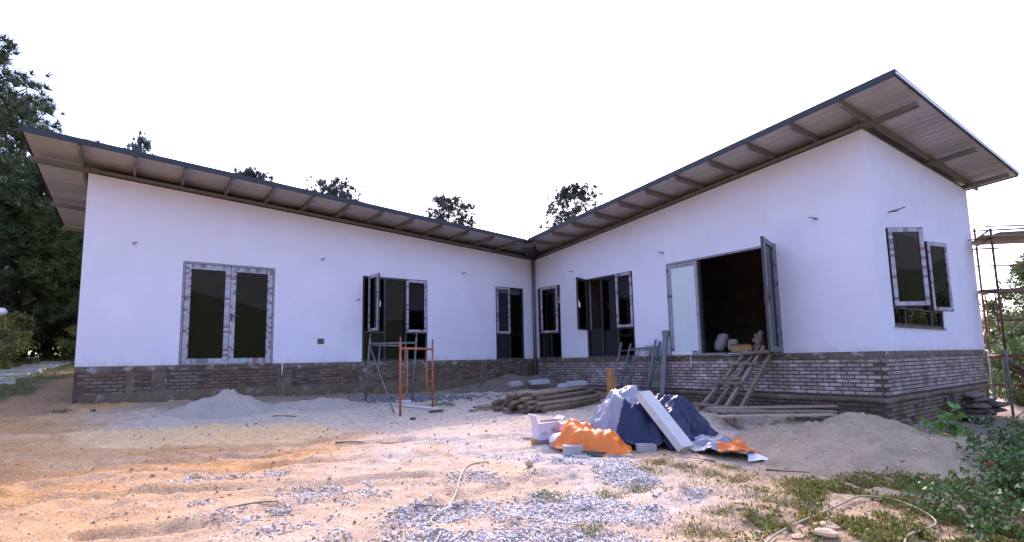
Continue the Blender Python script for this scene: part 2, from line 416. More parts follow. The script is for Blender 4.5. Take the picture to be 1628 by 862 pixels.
def ground_color(x, y):
    n1 = fbm(x * .55, y * .55, 61, 4); n2 = fbm(x * 1.7, y * 1.7, 71, 4); n3 = fbm(x * 1.2 * .93 + y * .43, (-x * .36 + y * .93) * 3.5, 81, 4)
    wx = x + (n1 - .5) * 2.4; wy = y + (n2 - .5) * 1.6
    C = np.empty(x.shape + (3,)); C[:] = (.58, .445, .335)
    def mix(c, k):
        nonlocal C
        C = C * (1 - k[..., None]) + np.array(c) * k[..., None]
    mix((.52, .43, .37), sst(.45, .62, n2) * .6)
    orange = sst(-1.0, -3.6, wx) * np.maximum(sst(9.3, 8.0, wy), sst(-6.3, -7.3, wx))
    mix((.55, .29, .115), np.clip(orange * (.72 + .9 * (n3 - .3)), 0, 1))
    mix((.48, .25, .10), np.clip(sst(-2.0, -4.5, wx) * sst(.50, .66, n3) * sst(10, 8.5, wy), 0, 1) * .7)
    mix((.54, .34, .19), sst(.52, .66, n1) * sst(9, 8, wy) * .6)
    # trodden brown earth at the right front
    mix((.45, .30, .17), sst(.7, 2.0, wx - (y - 5.5) * .5) * sst(7.3, 6.5, wy) * .85)
    # grey cement dust and sand in front of the walls
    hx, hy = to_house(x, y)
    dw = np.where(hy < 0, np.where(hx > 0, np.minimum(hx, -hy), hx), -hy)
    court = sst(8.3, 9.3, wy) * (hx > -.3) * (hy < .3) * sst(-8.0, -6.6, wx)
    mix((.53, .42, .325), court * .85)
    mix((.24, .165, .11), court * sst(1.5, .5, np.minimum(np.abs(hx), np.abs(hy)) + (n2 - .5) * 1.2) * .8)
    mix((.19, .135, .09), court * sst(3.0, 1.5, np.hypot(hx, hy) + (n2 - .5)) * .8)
    ysand = sst(1.1, .72, np.hypot((x + 4.9) / 2.15 + (y - 8.25) * .10, (y - 8.2 - (x + 4.9) * .22) / .95) + (n2 - .5) * .75 + (n1 - .5) * .4)
    mix((.74, .48, .245), ysand * .9)
    # red brown earth along the left gable
    mix((.30, .165, .09), sst(-7.9, -8.9, wx) * sst(8.0, 9.5, y) * .8)
    # lawn to the left
    lawn = sst(0, .35, (-9.1 - (y - 9.5) * .60) - x + (n2 - .5) * .7) * sst(8.2, 9.3, y)
    mix((.12, .105, .04), lawn)
    mix((.10, .10, .045), sst(20, 30, np.hypot(x, y - 9)))
    mix((.17, .13, .095), sst(9.2, 10.2, hx + (n2 - .5)) * sst(-2.2, -.8, hy) * .85)
    mix((.26, .165, .09), sst(1.2, 2.2, wx) * sst(.50, .64, n2) * sst(7.0, 6.3, wy) * .7)
    return C
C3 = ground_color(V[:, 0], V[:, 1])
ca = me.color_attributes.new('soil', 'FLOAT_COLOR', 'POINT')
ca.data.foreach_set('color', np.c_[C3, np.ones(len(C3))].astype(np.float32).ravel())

def ground_mat():
    m = bpy.data.materials.new('soil'); m.use_nodes = True
    n = m.node_tree.nodes; l = m.node_tree.links; b = n['Principled BSDF']
    b.inputs['Roughness'].default_value = 1; b.inputs['Specular IOR Level'].default_value = .1
    at = n.new('ShaderNodeAttribute'); at.attribute_name = 'soil'
    g = n.new('ShaderNodeNewGeometry'); src = at.outputs['Color']
    for sc_, lo, hi, d in ((7, .80, 1.18, 6), (38, .78, 1.2, 4)):
        t = n.new('ShaderNodeTexNoise'); t.inputs['Scale'].default_value = sc_; t.inputs['Detail'].default_value = d
        t.inputs['Roughness'].default_value = .7; l.new(g.outputs['Position'], t.inputs['Vector'])
        mr = n.new('ShaderNodeMapRange'); mr.inputs['From Min'].default_value = .3; mr.inputs['From Max'].default_value = .7
        mr.inputs['To Min'].default_value = lo; mr.inputs['To Max'].default_value = hi; l.new(t.outputs[0], mr.inputs['Value'])
        vm = n.new('ShaderNodeVectorMath'); vm.operation = 'SCALE'; l.new(src, vm.inputs[0]); l.new(mr.outputs[0], vm.inputs['Scale']); src = vm.outputs[0]
    # dark and light grit
    for sc_, th, c in ((55, .80, (.14, .10, .08, 1)), (80, .84, (.62, .58, .58, 1))):
        v = n.new('ShaderNodeTexVoronoi'); v.inputs['Scale'].default_value = sc_; l.new(g.outputs['Position'], v.inputs['Vector'])
        sx = n.new('ShaderNodeSeparateColor'); l.new(v.outputs['Color'], sx.inputs[0])
        gt = n.new('ShaderNodeMath'); gt.operation = 'GREATER_THAN'; gt.inputs[1].default_value = th; l.new(sx.outputs[0], gt.inputs[0])
        ls = n.new('ShaderNodeMath'); ls.operation = 'LESS_THAN'; ls.inputs[1].default_value = .32; l.new(v.outputs['Distance'], ls.inputs[0])
        mu = n.new('ShaderNodeMath'); mu.operation = 'MULTIPLY'; l.new(gt.outputs[0], mu.inputs[0]); l.new(ls.outputs[0], mu.inputs[1])
        x = n.new('ShaderNodeMix'); x.data_type = 'RGBA'; x.inputs['B'].default_value = c
        l.new(mu.outputs[0], x.inputs['Factor']); l.new(src, x.inputs['A']); src = x.outputs['Result']
    l.new(src, b.inputs['Base Color'])
    t = n.new('ShaderNodeTexNoise'); t.inputs['Scale'].default_value = 28; t.inputs['Detail'].default_value = 8; t.inputs['Roughness'].default_value = .7
    l.new(g.outputs['Position'], t.inputs['Vector'])
    bp = n.new('ShaderNodeBump'); bp.inputs['Strength'].default_value = .9; bp.inputs['Distance'].default_value = .03
    l.new(t.outputs[0], bp.inputs['Height']); l.new(bp.outputs[0], b.inputs['Normal'])
    return m
M['soil'] = ground_mat()
ground = link_mesh('ground', me, M['soil']); tag(ground, kind='structure')

def patch(name, cx, cy, rx, ry, rot, hfun, m, label, cat, step=.05, group=None, edge=.03):
    """a heap lying on the ground: hfun(u, v, x, y) gives its height (u, v in -1..1)"""
    c, s = math.cos(rot), math.sin(rot)
    uu = np.arange(-1.15 * rx, 1.15 * rx, step); vv = np.arange(-1.15 * ry, 1.15 * ry, step)
    U, Vv = np.meshgrid(uu, vv); x = cx + U * c - Vv * s; y = cy + U * s + Vv * c
    h = hfun(U / rx, Vv / ry, x, y)
    g = GZ(x, y); z = g + h
    keep = h > -edge
    n0 = len(uu)
    I = np.arange(U.size).reshape(U.shape)
    q = np.stack([I[:-1, :-1], I[:-1, 1:], I[1:, 1:], I[1:, :-1]], -1).reshape(-1, 4)
    q = q[keep.ravel()[q].any(1)]
    used = np.unique(q); mp = np.zeros(U.size, int); mp[used] = np.arange(len(used))
    base = (cx, cy, gz(cx, cy))
    V = np.c_[x.ravel(), y.ravel(), z.ravel()][used] - np.array(base)
    me = fast_mesh(name, V, mp[q], True)
    o = link_mesh(name, me, m, None, base)
    tag(o, label, cat, group)
    return o
def heap(H, p=1.3, seed=0, rough=.25):
    def f(u, v, x, y):
        r = np.hypot(u, v) + (fbm(x * 1.3, y * 1.3, seed, 3) - .5) * .55
        k = np.clip(1 - r, -.3, 1)
        h = np.where(k > 0, H * (k ** p), k * .3) + (fbm(x * 5, y * 5, seed + 5, 4) - .5) * H * rough - .012
        return h + np.clip(fbm(x * 7, y * 7, seed + 9, 2) - .62, 0, 1) * .12 * (k > .1)
    return f
patch('sand_heap', -5.8, 10.5, 1.0, .75, .2, heap(.44, 1.1, 5, .36), M['sand_grey'], 'small pointed grey sand heap before the left wing wall', 'sand heap')
patch('sand_heap', -4.2, 11.5, 1.25, .6, .35, heap(.22, 1.0, 15), M['sand_grey'], 'low flat grey sand heap right of the pointed one', 'sand heap')
def mound(u, v, x, y):
    return heap(.42, .9, 35, .34)(u, v, x, y) + .13 * np.exp(-(((x - 5.55) / .5) ** 2 + ((y - 8.7) / .5) ** 2))
patch('sand_heap', 5.15, 7.75, 2.3, 1.75, .40, mound, M['sand_pink'], 'large brownish sand mound at the right corner of the house', 'sand heap')
def corner_dirt(u, v, x, y): return heap(.30, .8, 45, .6)(u, v, x, y)
patch('earth_heap', .1, 15.6, 1.9, .8, .45, corner_dirt, mat('earth', (.13, .095, .07), (.20, .155, .125), 3, 1, .9, 20), 'dark earth heap in the inner corner between the wings', 'earth heap')

# hill behind the viewer, seen in the window panes
TH, RR = np.meshgrid(np.radians(np.linspace(-212, 28, 90)), np.linspace(55, 150, 22))
X2 = RR * np.cos(TH); Y2 = RR * np.sin(TH)
t_ = (RR - 55) / 95
Z2 = -4 + np.sin(np.clip(t_, 0, 1) * math.pi) * (17 + 5 * np.sin(TH * 5.0 + .5) + 12 * (fbm(X2 * .03, Y2 * .03, 5, 3) - .5)) + (fbm(X2 * .3, Y2 * .3, 6, 2) - .5) * 2.5
I = np.arange(X2.size).reshape(X2.shape)
F = np.stack([I[:-1, :-1], I[:-1, 1:], I[1:, 1:], I[1:, :-1]], -1).reshape(-1, 4)
tag(link_mesh('hill', fast_mesh('hill', np.c_[X2.ravel(), Y2.ravel(), Z2.ravel()], F[:, ::-1], True), M['hill']), kind='structure')
TH, RR = np.meshgrid(np.radians(np.linspace(-214, 30, 100)), np.linspace(150, 430, 20))  # second ridge, added and made tall to keep low sky off the wall tops
X2 = RR * np.cos(TH); Y2 = RR * np.sin(TH); t_ = (RR - 150) / 280
Z2 = -6 + np.sin(np.clip(t_, 0, 1) * math.pi) * (82 + 14 * np.sin(TH * 4.0 + 1.5) + 40 * (fbm(X2 * .012, Y2 * .012, 8, 4) - .5))
I = np.arange(X2.size).reshape(X2.shape)
F = np.stack([I[:-1, :-1], I[:-1, 1:], I[1:, 1:], I[1:, :-1]], -1).reshape(-1, 4)
tag(link_mesh('hill', fast_mesh('hill', np.c_[X2.ravel(), Y2.ravel(), Z2.ravel()], F[:, ::-1], True), mat('added_hazy_hill', (.13, .14, .125), (.18, .185, .16), .02, .95)), kind='structure')  # haze is mixed into this grey-green colour

# ------------------------------------------------------------------ the house
house = empty('house', (CX, CY, 0), A_R)
tag(house, 'unfinished white L-shaped single-storey house with rising dark-edged roofs on brick plinth', 'house')
T0, TL, TR, LL, LR, LE = 3.265, 3.970, 4.131, 11.689, 9.873, 6.584
SR, SL = (TR - T0) / LR, (TL - T0) / LL

class Wall:
    def __init__(s, o, d, n): s.o = np.array(o, float); s.d = np.array(d, float); s.n = np.array(n, float)
    def p(s, t, z, w=0.0):
        q = s.o + s.d * t + s.n * w; return np.array((q[0], q[1], z))
    def box(s, mb, t0, t1, z0, z1, w0, w1, mi=0):
        d3 = np.array((*s.d, 0)); n3 = np.array((*s.n, 0))
        mb.obox(s.p(t0, z0, w0), d3 * (t1 - t0), n3 * (w1 - w0), np.array((0, 0, z1 - z0)), mi)

WL = Wall((0, 0), (0, -1), (1, 0)); WR = Wall((0, 0), (1, 0), (0, -1)); WE = Wall((LR, 0), (0, 1), (1, 0))
WLE = Wall((0, -LL), (-1, 0), (0, -1)); WLB = Wall((-LE, -LL), (0, 1), (-1, 0)); WRB = Wall((LR, LE), (-1, 0), (0, 1))

def wall_mesh(wall, t0, t1, topf, openings, thick=.2, z0=0.0):
    mb = MB()
    ts = sorted({t0, t1, *[o[0] for o in openings], *[o[1] for o in openings], *np.arange(math.ceil(t0), t1, 1.0).tolist()})
    zs = sorted({z0, *[o[2] for o in openings], *[o[3] for o in openings], 2.75})
    def hole(ta, tb, za, zb):
        tm, zm = (ta + tb) / 2, (za + zb) / 2
        return any(o[0] < tm < o[1] and o[2] < zm < o[3] for o in openings)
    def Z(t, j): return zs[j] if j < len(zs) else topf(t)
    N = len(zs)
    def quad(a, b, c, d, ref, mi):
        nrm = np.cross(b - a, c - a)
        mb.add([a, b, c, d] if nrm @ ref > 0 else [d, c, b, a], [(0, 1, 2, 3)], mi)
    n3 = np.array((*wall.n, 0)); d3 = np.array((*wall.d, 0)); up = np.array((0, 0, 1.))
    for i in range(len(ts) - 1):
        ta, tb = ts[i], ts[i + 1]
        for j in range(N):
            za0, zb0, za1, zb1 = Z(ta, j), Z(tb, j), Z(ta, j + 1), Z(tb, j + 1)
            h = hole(ta, tb, za0, za1) if j < N - 1 else False
            if not h:
                quad(wall.p(ta, za0), wall.p(tb, zb0), wall.p(tb, zb1), wall.p(ta, za1), n3, 0)
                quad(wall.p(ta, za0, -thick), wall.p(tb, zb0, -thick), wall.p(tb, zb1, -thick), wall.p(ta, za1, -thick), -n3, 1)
        quad(wall.p(ta, topf(ta)), wall.p(tb, topf(tb)), wall.p(tb, topf(tb), -thick), wall.p(ta, topf(ta), -thick), up, 0)
        quad(wall.p(ta, z0), wall.p(tb, z0), wall.p(tb, z0, -thick), wall.p(ta, z0, -thick), -up, 0)
    for t, sg in ((t0, -1), (t1, 1)):
        quad(wall.p(t, z0), wall.p(t, topf(t)), wall.p(t, topf(t), -thick), wall.p(t, z0, -thick), d3 * sg, 0)
    for a, b, c, d in openings:
        quad(wall.p(a, c), wall.p(a, d), wall.p(a, d, -thick), wall.p(a, c, -thick), d3, 0)
        quad(wall.p(b, c), wall.p(b, d), wall.p(b, d, -thick), wall.p(b, c, -thick), -d3, 0)
        quad(wall.p(a, d), wall.p(b, d), wall.p(b, d, -thick), wall.p(a, d, -thick), -up, 0)
        if c > z0: quad(wall.p(a, c), wall.p(b, c), wall.p(b, c, -thick), wall.p(a, c, -thick), up, 0)
    return mb
HW = 2.30
opL = [(8.054, 9.955, .0, HW), (3.957, 5.872, .0, HW), (.463, 1.569, .0, HW)]
opR = [(.178, 1.286, .0, HW), (2.428, 4.22, .0, HW), (5.316, 8.105, .0, HW)]
opE = [(.668, 3.566, .463, 2.338)]
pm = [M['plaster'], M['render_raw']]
def hb(mb, name, mats, parent=house): return mb.build(name, mats, parent, local=True)
def reopen(ops):        # door openings run down to the floor slab: keep the bottom strip of the wall shape simple
    return [(a, b, c, d) for a, b, c, d in ops]
hb(wall_mesh(WL, 0, LL, lambda t: T0 + SL * t, opL), 'wall', pm)
hb(wall_mesh(WR, 0, LR, lambda t: T0 + SR * t, opR), 'wall', pm)
hb(wall_mesh(WE, .2, LE, lambda t: TR, opE), 'wall', pm)
hb(wall_mesh(WLE, .2, LE, lambda t: TL, []), 'wall', pm)
hb(wall_mesh(WLB, .2, LL + LE, lambda t: TL - SL * t, []), 'wall', pm)
hb(wall_mesh(WRB, .2, LR + LE - .2, lambda t: TR - SR * t, []), 'wall', pm)
mb = MB(); mb.box(-LE + .2, -.2, -LL + .2, .2, -.12, -.006); mb.box(-LE + .2, LR - .2, .203, LE - .2, -.12, -.006)
hb(mb, 'floor_slab', M['concrete'])
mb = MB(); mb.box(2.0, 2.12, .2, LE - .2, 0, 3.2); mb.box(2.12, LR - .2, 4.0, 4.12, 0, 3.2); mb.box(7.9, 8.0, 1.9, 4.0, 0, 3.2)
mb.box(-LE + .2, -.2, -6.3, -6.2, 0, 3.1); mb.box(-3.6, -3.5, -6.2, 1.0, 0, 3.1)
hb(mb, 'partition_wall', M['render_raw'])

# plinth: mortar core with bricks, grey ring beam above, ledge and footing below
def plinth(wall, t0, t1, w=-.018):
    mb = MB(); wall.box(mb, t0, t1, -2.3, -.004, -.2, w); return mb
cam_l = to_house(0, 0)
pR = hb(plinth(WR, 0, LR - .018), 'plinth', M['mortar']); pE = hb(plinth(WE, .2, LE), 'plinth', M['mortar'])
pL = hb(plinth(WL, .0, LL), 'plinth', M['mortar']); pLE = hb(plinth(WLE, .2, LE), 'plinth', M['mortar'])
def rough_band(wall, t0, t1, z0, z1, w, amp, seed, step=.12):
    """uneven strip of cement with a wavy lower and upper edge"""
    mb = MB(); n = int((t1 - t0) / step); T = np.linspace(t0, t1, n + 1)
    rows = 5
    for k in range(n):
        pass
    V = []; F = []
    for i, t in enumerate(T):
        a = z0 + (float(fbm(np.array([t * 1.7]), np.array([seed * 1.0]), seed, 3)[0]) - .5) * amp * 2.2
        b = z1 + (float(fbm(np.array([t * 2.3]), np.array([seed + 7.0]), seed + 1, 3)[0]) - .5) * amp * .25
        for r in range(rows):
            z = a + (b - a) * r / (rows - 1)
            ww = w + (rng.random() - .5) * .008 - (.02 if r == 0 else 0) - (.012 if r == rows - 1 else 0)
            V.append(wall.p(t, z, ww))
    for i in range(n):
        for r in range(rows - 1):
            q = [i * rows + r, (i + 1) * rows + r, (i + 1) * rows + r + 1, i * rows + r + 1]
            nrm = np.cross(V[q[1]] - V[q[0]], V[q[2]] - V[q[0]])
            F.append(q if nrm @ np.array((*wall.n, 0)) > 0 else q[::-1])
    mb.add(V, F, 0, True); return mb
MUD = mat('mud_render', (.125, .082, .052), (.19, .14, .10), 2.5, .95, .8, 20, c3=(.23, .19, .15), s3=5, t3=.63)
hb(rough_band(WR, .0, LR - .002, -.15, -.001, .006, .04, 3), 'ring_beam', M['concrete'], pR)
hb(rough_band(WE, .002, LE, -.15, -.001, .006, .04, 5), 'ring_beam', M['concrete'], pE)
hb(rough_band(WL, .01, LL, -.15, -.001, .008, .08, 8), 'ring_beam', M['concrete'], pL)
hb(rough_band(WR, 1.6, LR + .03, -.93, -.83, .03, .03, 13), 'ledge', MUD, pR)
hb(rough_band(WE, -.03, LE, -.93, -.83, .03, .03, 15), 'ledge', MUD, pE)

BL, BH, JT = .198, .053, .020
def brick_mesh(seed, L=BL, Hh=BH, dp=.05):
    r = np.random.default_rng(seed); mb = MB()
    x, y, z = L / 2, dp / 2, Hh / 2; b = .004
    V = []
    for sy, ins in ((-1, 0), (1, 0)):
        for sx, sz in ((-1, -1), (1, -1), (1, 1), (-1, 1)):
            V.append((sx * x + r.normal() * .002, sy * y, sz * z + r.normal() * .0015))
    # chamfered outer face (towards -y)
    Vf = [(vx * (1 - b * 2 / L), -y - .004, vz * (1 - b * 2 / Hh)) for vx, vy, vz in V[:4]]
    V += Vf
    F = [(4, 7, 6, 5), (8, 9, 10, 11)] + [(i, (i + 1) % 4, 8 + (i + 1) % 4, 8 + i) for i in range(4)] + [(4 + i, 4 + (i + 1) % 4, (i + 1) % 4, i) for i in range(4)]
    return V, F
brick_V = [brick_mesh(k) for k in range(6)]
brick_me = []
for k in range(6):
    m_ = bpy.data.meshes.new('brick'); m_.from_pydata(brick_V[k][0], [], brick_V[k][1]); m_.update(); m_.materials.append(M['brick']); brick_me.append(m_)
spots = []
for wall, T, z0, rows, par in ((WR, (.0, LR), -.175, 9, 'R'), (WE, (.0, LE), -.175, 9, 'E')):
    for r in range(rows):
        z = z0 - r * (BH + JT); t = T[0] + BL / 2 + (.11 if r % 2 else .0) + (0 if par == 'R' else .004)
        while t < T[1] - BL / 2 + .002:
            p = wall.p(t, z, -.030 + random.uniform(-.004, .004))
            dist = math.hypot(p[0] - cam_l[0], p[1] - cam_l[1])
            vis = abs((np.array((p[0] - cam_l[0], p[1] - cam_l[1])) / dist) @ wall.n)
            spots.append((dist / (vis + .15), wall, p, par)); t += BL + JT
spots.sort(key=lambda s: s[0])
stuff = {'R': MB(), 'E': MB()}
cnt = 0
for dd, wall, p, par in spots:
    k = random.randrange(6)
    ang = math.atan2(wall.d[1], wall.d[0]) if wall is WR else math.atan2(wall.d[1], wall.d[0])
    if cnt < 300:
        o = bpy.data.objects.new('brick', brick_me[k]); col.objects.link(o)
        o.location = p; o.rotation_euler = (random.gauss(0, .01), random.gauss(0, .008), ang + random.gauss(0, .008))
        o.parent = pR if par == 'R' else pE; cnt += 1
    else:
        c, s = math.cos(ang), math.sin(ang)
        stuff[par].add([(p[0] + x * c - y * s, p[1] + x * s + y * c, p[2] + z) for x, y, z in brick_V[k][0]], brick_V[k][1])
for par, par_o in (('R', pR), ('E', pE)):
    if stuff[par].v: tag(hb(stuff[par], 'brickwork', M['brick'], par_o), kind='stuff')
def dirty(wall, t0, t1, z0, rows, w, parent, skip=()):
    mb = MB()
    ang = math.atan2(wall.d[1], wall.d[0])
    if np.cross(np.array((*wall.d, 0)), np.array((0, 0, 1.))) @ np.array((*wall.n, 0)) < 0: ang += math.pi
    c, s = math.cos(ang), math.sin(ang)
    for r in range(rows):
        z = z0 - r * (BH + JT); t = t0 + BL / 2 + (.11 if r % 2 else 0)
        while t < t1 - BL / 2:
            if random.random() < .9 and not any(a < t < b for a, b in skip):
                p = wall.p(t, z, w + random.uniform(-.008, .006)); V, F = brick_V[random.randrange(6)]
                mb.add([(p[0] + x * c - y * s, p[1] + x * s + y * c, p[2] + zz) for x, y, zz in V], F)
            t += BL + JT
    tag(hb(mb, 'footing_brickwork', M['brick_dirty'], parent), kind='stuff')
dirty(WR, 1.6, LR - .01, -.975, 12, -.018, pR); dirty(WE, .01, LE, -.975, 12, -.018, pE)
COLS = [(10.72, 10.86), (10.15, 10.42), (7.6, 7.95), (5.55, 5.95), (3.95, 4.3), (1.9, 2.2)]
dirty(WL, .1, LL, -.185, 13, -.034, pL, COLS)
for i, (a, b) in enumerate(COLS):
    hb(rough_band(WL, a, b, -1.3, -.12, -.002, .05, 30 + i, .05), 'cement_patch', M['concrete'] if i % 2 else MUD, pL)
hb(rough_band(WL, .3, 11.6, -1.4, -.56, .012, .12, 41, .1), 'cement_patch', MUD, pL)

# roofs -------------------------------------------------------------
OV = 1.04; XE = LR + .87; YE = -(LL + .92); BK = LE + .87
RT = .30
def zr(x): return T0 + SR * x
def zl(y): return T0 - SL * y
roofR = MB(); roofL = MB()
def prism(mb, poly, zf, lo, hi, mi=0):
    n = len(poly); V = [(x, y, zf(x, y) + lo) for x, y in poly] + [(x, y, zf(x, y) + hi) for x, y in poly]
    ar = sum(poly[i][0] * poly[(i + 1) % n][1] - poly[(i + 1) % n][0] * poly[i][1] for i in range(n))
    F = [tuple(range(n))[::-1], tuple(range(n, 2 * n))] + [(i, (i + 1) % n, n + (i + 1) % n, n + i) for i in range(n)]
    if ar < 0: F = [f[::-1] for f in F]
    mb.add(V, F, mi)
fR = lambda x, y: zr(x); fL = lambda x, y: zl(y)
# weathering sheet on top is the roof part itself; panels, rafters, beams and trims hang below it
prism(roofR, [(OV, -OV), (XE, -OV), (XE, BK), (-BK, BK)], fR, RT - .006, RT + .012)
prism(roofL, [(OV, -OV), (-BK, BK), (-BK, YE), (OV, YE)], fL, RT - .006, RT + .012)
roofR = hb(roofR, 'roof', M['roof_top']); roofL = hb(roofL, 'roof', M['roof_top'])
y = -OV + .02
while y < BK:
    y1 = min(y + 1.0, BK - .02); mb = MB(); g = .004
    prism(mb, [(-y + .0, y + g), (XE - .02, y + g), (XE - .02, y1 - g), (-y1, y1 - g)], fR, RT - .055, RT - .008)
    for q_ in (.25, .5, .75):
        yy_ = y + (y1 - y) * q_; prism(mb, [(-yy_ + .05, yy_ - .012), (XE - .03, yy_ - .012), (XE - .03, yy_ + .012), (-yy_ + .05, yy_ + .012)], fR, RT - .062, RT - .056)
    hb(mb, 'roof_panel', M['panel'], roofR); y += 1.0
x = OV - .02
while x > -BK:
    x1 = max(x - 1.0, -BK + .02); mb = MB(); g = .004
    prism(mb, [(x - g, -x), (x1 + g, -x1), (x1 + g, YE + .02), (x - g, YE + .02)], fL, RT - .055, RT - .008)
    for q_ in (.25, .5, .75):
        xx_ = x + (x1 - x) * q_; prism(mb, [(xx_ + .012, -xx_ - .05), (xx_ - .012, -xx_ - .05), (xx_ - .012, YE + .03), (xx_ + .012, YE + .03)], fL, RT - .062, RT - .056)
    hb(mb, 'roof_panel', M['panel'], roofL); x -= 1.0
# perimeter beams, rafters
def slopebar(mb, p, q, w, zlo, zhi, zf):
    p = np.array(p, float); q = np.array(q, float); d = q - p; n = np.array((-d[1], d[0])); n = n / np.linalg.norm(n) * w / 2
    prism(mb, [tuple(p - n), tuple(q - n), tuple(q + n), tuple(p + n)], zf, zlo, zhi)
for yy in (.10, LE * .5 + .35, LE - .1):
    for dy in (-.05, .05):
        mb = MB(); slopebar(mb, (max(.1, -yy + .2), yy + dy), (XE - .01, yy + dy), .05, .04, .118, fR); hb(mb, 'beam', M['steel_dark'], roofR)
for xx in (-.10, -LE * .5 - .35, -LE + .1):
    for dx in (-.05, .05):
        mb = MB(); slopebar(mb, (xx + dx, min(-.1, -xx - .2)), (xx + dx, YE + .01), .05, .04, .118, fL); hb(mb, 'beam', M['steel_dark'], roofL)
mb = MB(); slopebar(mb, (LR - .1, -.02), (LR - .1, LE), .09, .004, .116, fR); hb(mb, 'beam', M['steel_dark'], roofR)
mb = MB(); slopebar(mb, (.02, -LL + .1), (-LE, -LL + .1), .09, .004, .116, fL); hb(mb, 'beam', M['steel_dark'], roofL)
b = LR + .055
while b > .9:
    mb = MB(); slopebar(mb, (b, -OV + .035), (b, BK - .04), .048, .122, RT - .064, fR); hb(mb, 'rafter', M['steel_dark'], roofR); b -= .865
a = LL + .1
while a > .9:
    mb = MB(); slopebar(mb, (OV - .035, -a), (-BK + .04, -a), .048, .122, RT - .064, fL); hb(mb, 'rafter', M['steel_dark'], roofL); a -= .865
# dark edge trims with a top flange
def trim(p, q, n, zf, parent, lo=.215, hi=RT + .03, m='trim'):
    mb = MB(); n = np.array(n, float); p = np.array(p, float); q = np.array(q, float)
    prism(mb, [tuple(p), tuple(q), tuple(q + n * .025), tuple(p + n * .025)], zf, lo, hi)
    prism(mb, [tuple(p - n * .11), tuple(q - n * .11), tuple(q), tuple(p)], zf, hi - .012, hi)
    hb(mb, 'edge_trim', M[m], parent)
trim((OV + .03, -OV), (XE, -OV), (0, -1), fR, roofR); trim((XE, -OV - .025), (XE, BK + .025), (1, 0), fR, roofR, .262)
trim((XE, BK), (-BK, BK), (0, 1), fR, roofR)
trim((OV, -OV - .03), (OV, YE), (1, 0), fL, roofL); trim((OV + .025, YE), (-BK, YE), (0, -1), fL, roofL, .24); trim((-BK, YE), (-BK, BK), (-1, 0), fL, roofL)
mb = MB(); prism(mb, [(XE + .026, -OV - .02), (XE + .026, BK), (XE + .045, BK), (XE + .045, -OV - .02)], fR, .235, .262); hb(mb, 'drip_edge', M['trim_light'], roofR)
# valley gutter end and downpipe in the inner corner
mb = MB()
d = np.array((1., -1.)) / math.sqrt(2); n = np.array((1., 1.)) / math.sqrt(2)
p = np.array((-.4, .4)); q = np.array((OV + .16, -OV - .16))
for w0, w1, z0, z1 in ((-.2, .2, .10, .125), (-.2, -.18, .10, .235), (.18, .2, .10, .235)):
    prism(mb, [tuple(p + n * w0), tuple(q + n * w0), tuple(q + n * w1), tuple(p + n * w1)], lambda x, y: T0, z0, z1)
prism(mb, [tuple(q - n * .2), tuple(q + n * .2), tuple(q + n * .2 + d * .02), tuple(q - n * .2 + d * .02)], lambda x, y: T0, .10, .235)
hb(mb, 'valley_gutter', M['trim'], house)
mb = MB(); mb.tube([(.13, -.13, T0 + .1), (.13, -.13, 1.5), (.13, -.13, -.75)], .055, 10)
for z in (.6, 2.0): mb.tube([(.13, -.13, z), (.13, -.13, z + .04)], .065, 10)
hb(mb, 'downpipe', M['pipe'], house)

# windows and doors --------------------------------------------------
def rect_frame(mb, wall, t0, t1, z0, z1, fw, w0, w1, rail=0):
    wall.box(mb, t0, t0 + fw, z0, z1, w0, w1); wall.box(mb, t1 - fw, t1, z0, z1, w0, w1)
    wall.box(mb, t0 + fw, t1 - fw, z1 - fw, z1, w0, w1, rail); wall.box(mb, t0 + fw, t1 - fw, z0, z0 + fw, w0, w1, rail)
def pane(parent, wall, t0, t1, z0, z1, w, m='glass'):
    mb = MB(); wall.box(mb, t0, t1, z0, z1, w - .004, w + .004); return hb(mb, 'pane', M[m], parent)
def sash(parent, wall, t0, t1, z0, z1, w0=-.03, w1=.018, fw=.075, m='film', handle=None, glass='glass'):
    mb = MB(); rect_frame(mb, wall, t0, t1, z0, z1, fw, w0, w1, 1 if m == 'film' else 0); s = hb(mb, 'sash', FILM if m == 'film' else M[m], parent)
    pane(parent, wall, t0 + fw - .01, t1 - fw + .01, z0 + fw - .01, z1 - fw + .01, (w0 + w1) / 2, glass)
    # dark rebate line round the sash
    mb = MB(); rect_frame(mb, wall, t0 - .012, t1 + .012, z0 - .012, z1 + .012, .011, w0 - .002, w1 - .012); hb(mb, 'gasket', M['alu'], parent)
    if handle is not None:
        mb = MB(); wall.box(mb, handle - .02, handle + .02, (z0 + z1) / 2 - .1, (z0 + z1) / 2 + .1, w0 - .012, w0 - .001)
        wall.box(mb, handle - .012, handle + .012, (z0 + z1) / 2 - .12, (z0 + z1) / 2 + .02, w0 - .05, w0 - .013); hb(mb, 'handle', M['paper'], parent)
    return s
def swung(wall, t_h, w_h, ang, side=1):
    """a wall frame for a leaf hinged at t_h; side = +1 leaf runs towards +t when shut"""
    c, s = math.cos(ang), math.sin(ang)
    o = wall.o + wall.d * t_h + wall.n * w_h
    d = wall.d * side * c + wall.n * s
    n = wall.n * c - wall.d * side * s
    return Wall(o, d, n)
FW = .05
def frame(wall, t0, t1, z0, z1, name='window', bars=()):
    mb = MB(); rect_frame(mb, wall, t0 + .003, t1 - .003, z0 + .003, z1 - .003, FW, -.11, -.012)
    for b in bars: wall.box(mb, *b, -.105, -.018)
    return hb(mb, name, M['alu'])
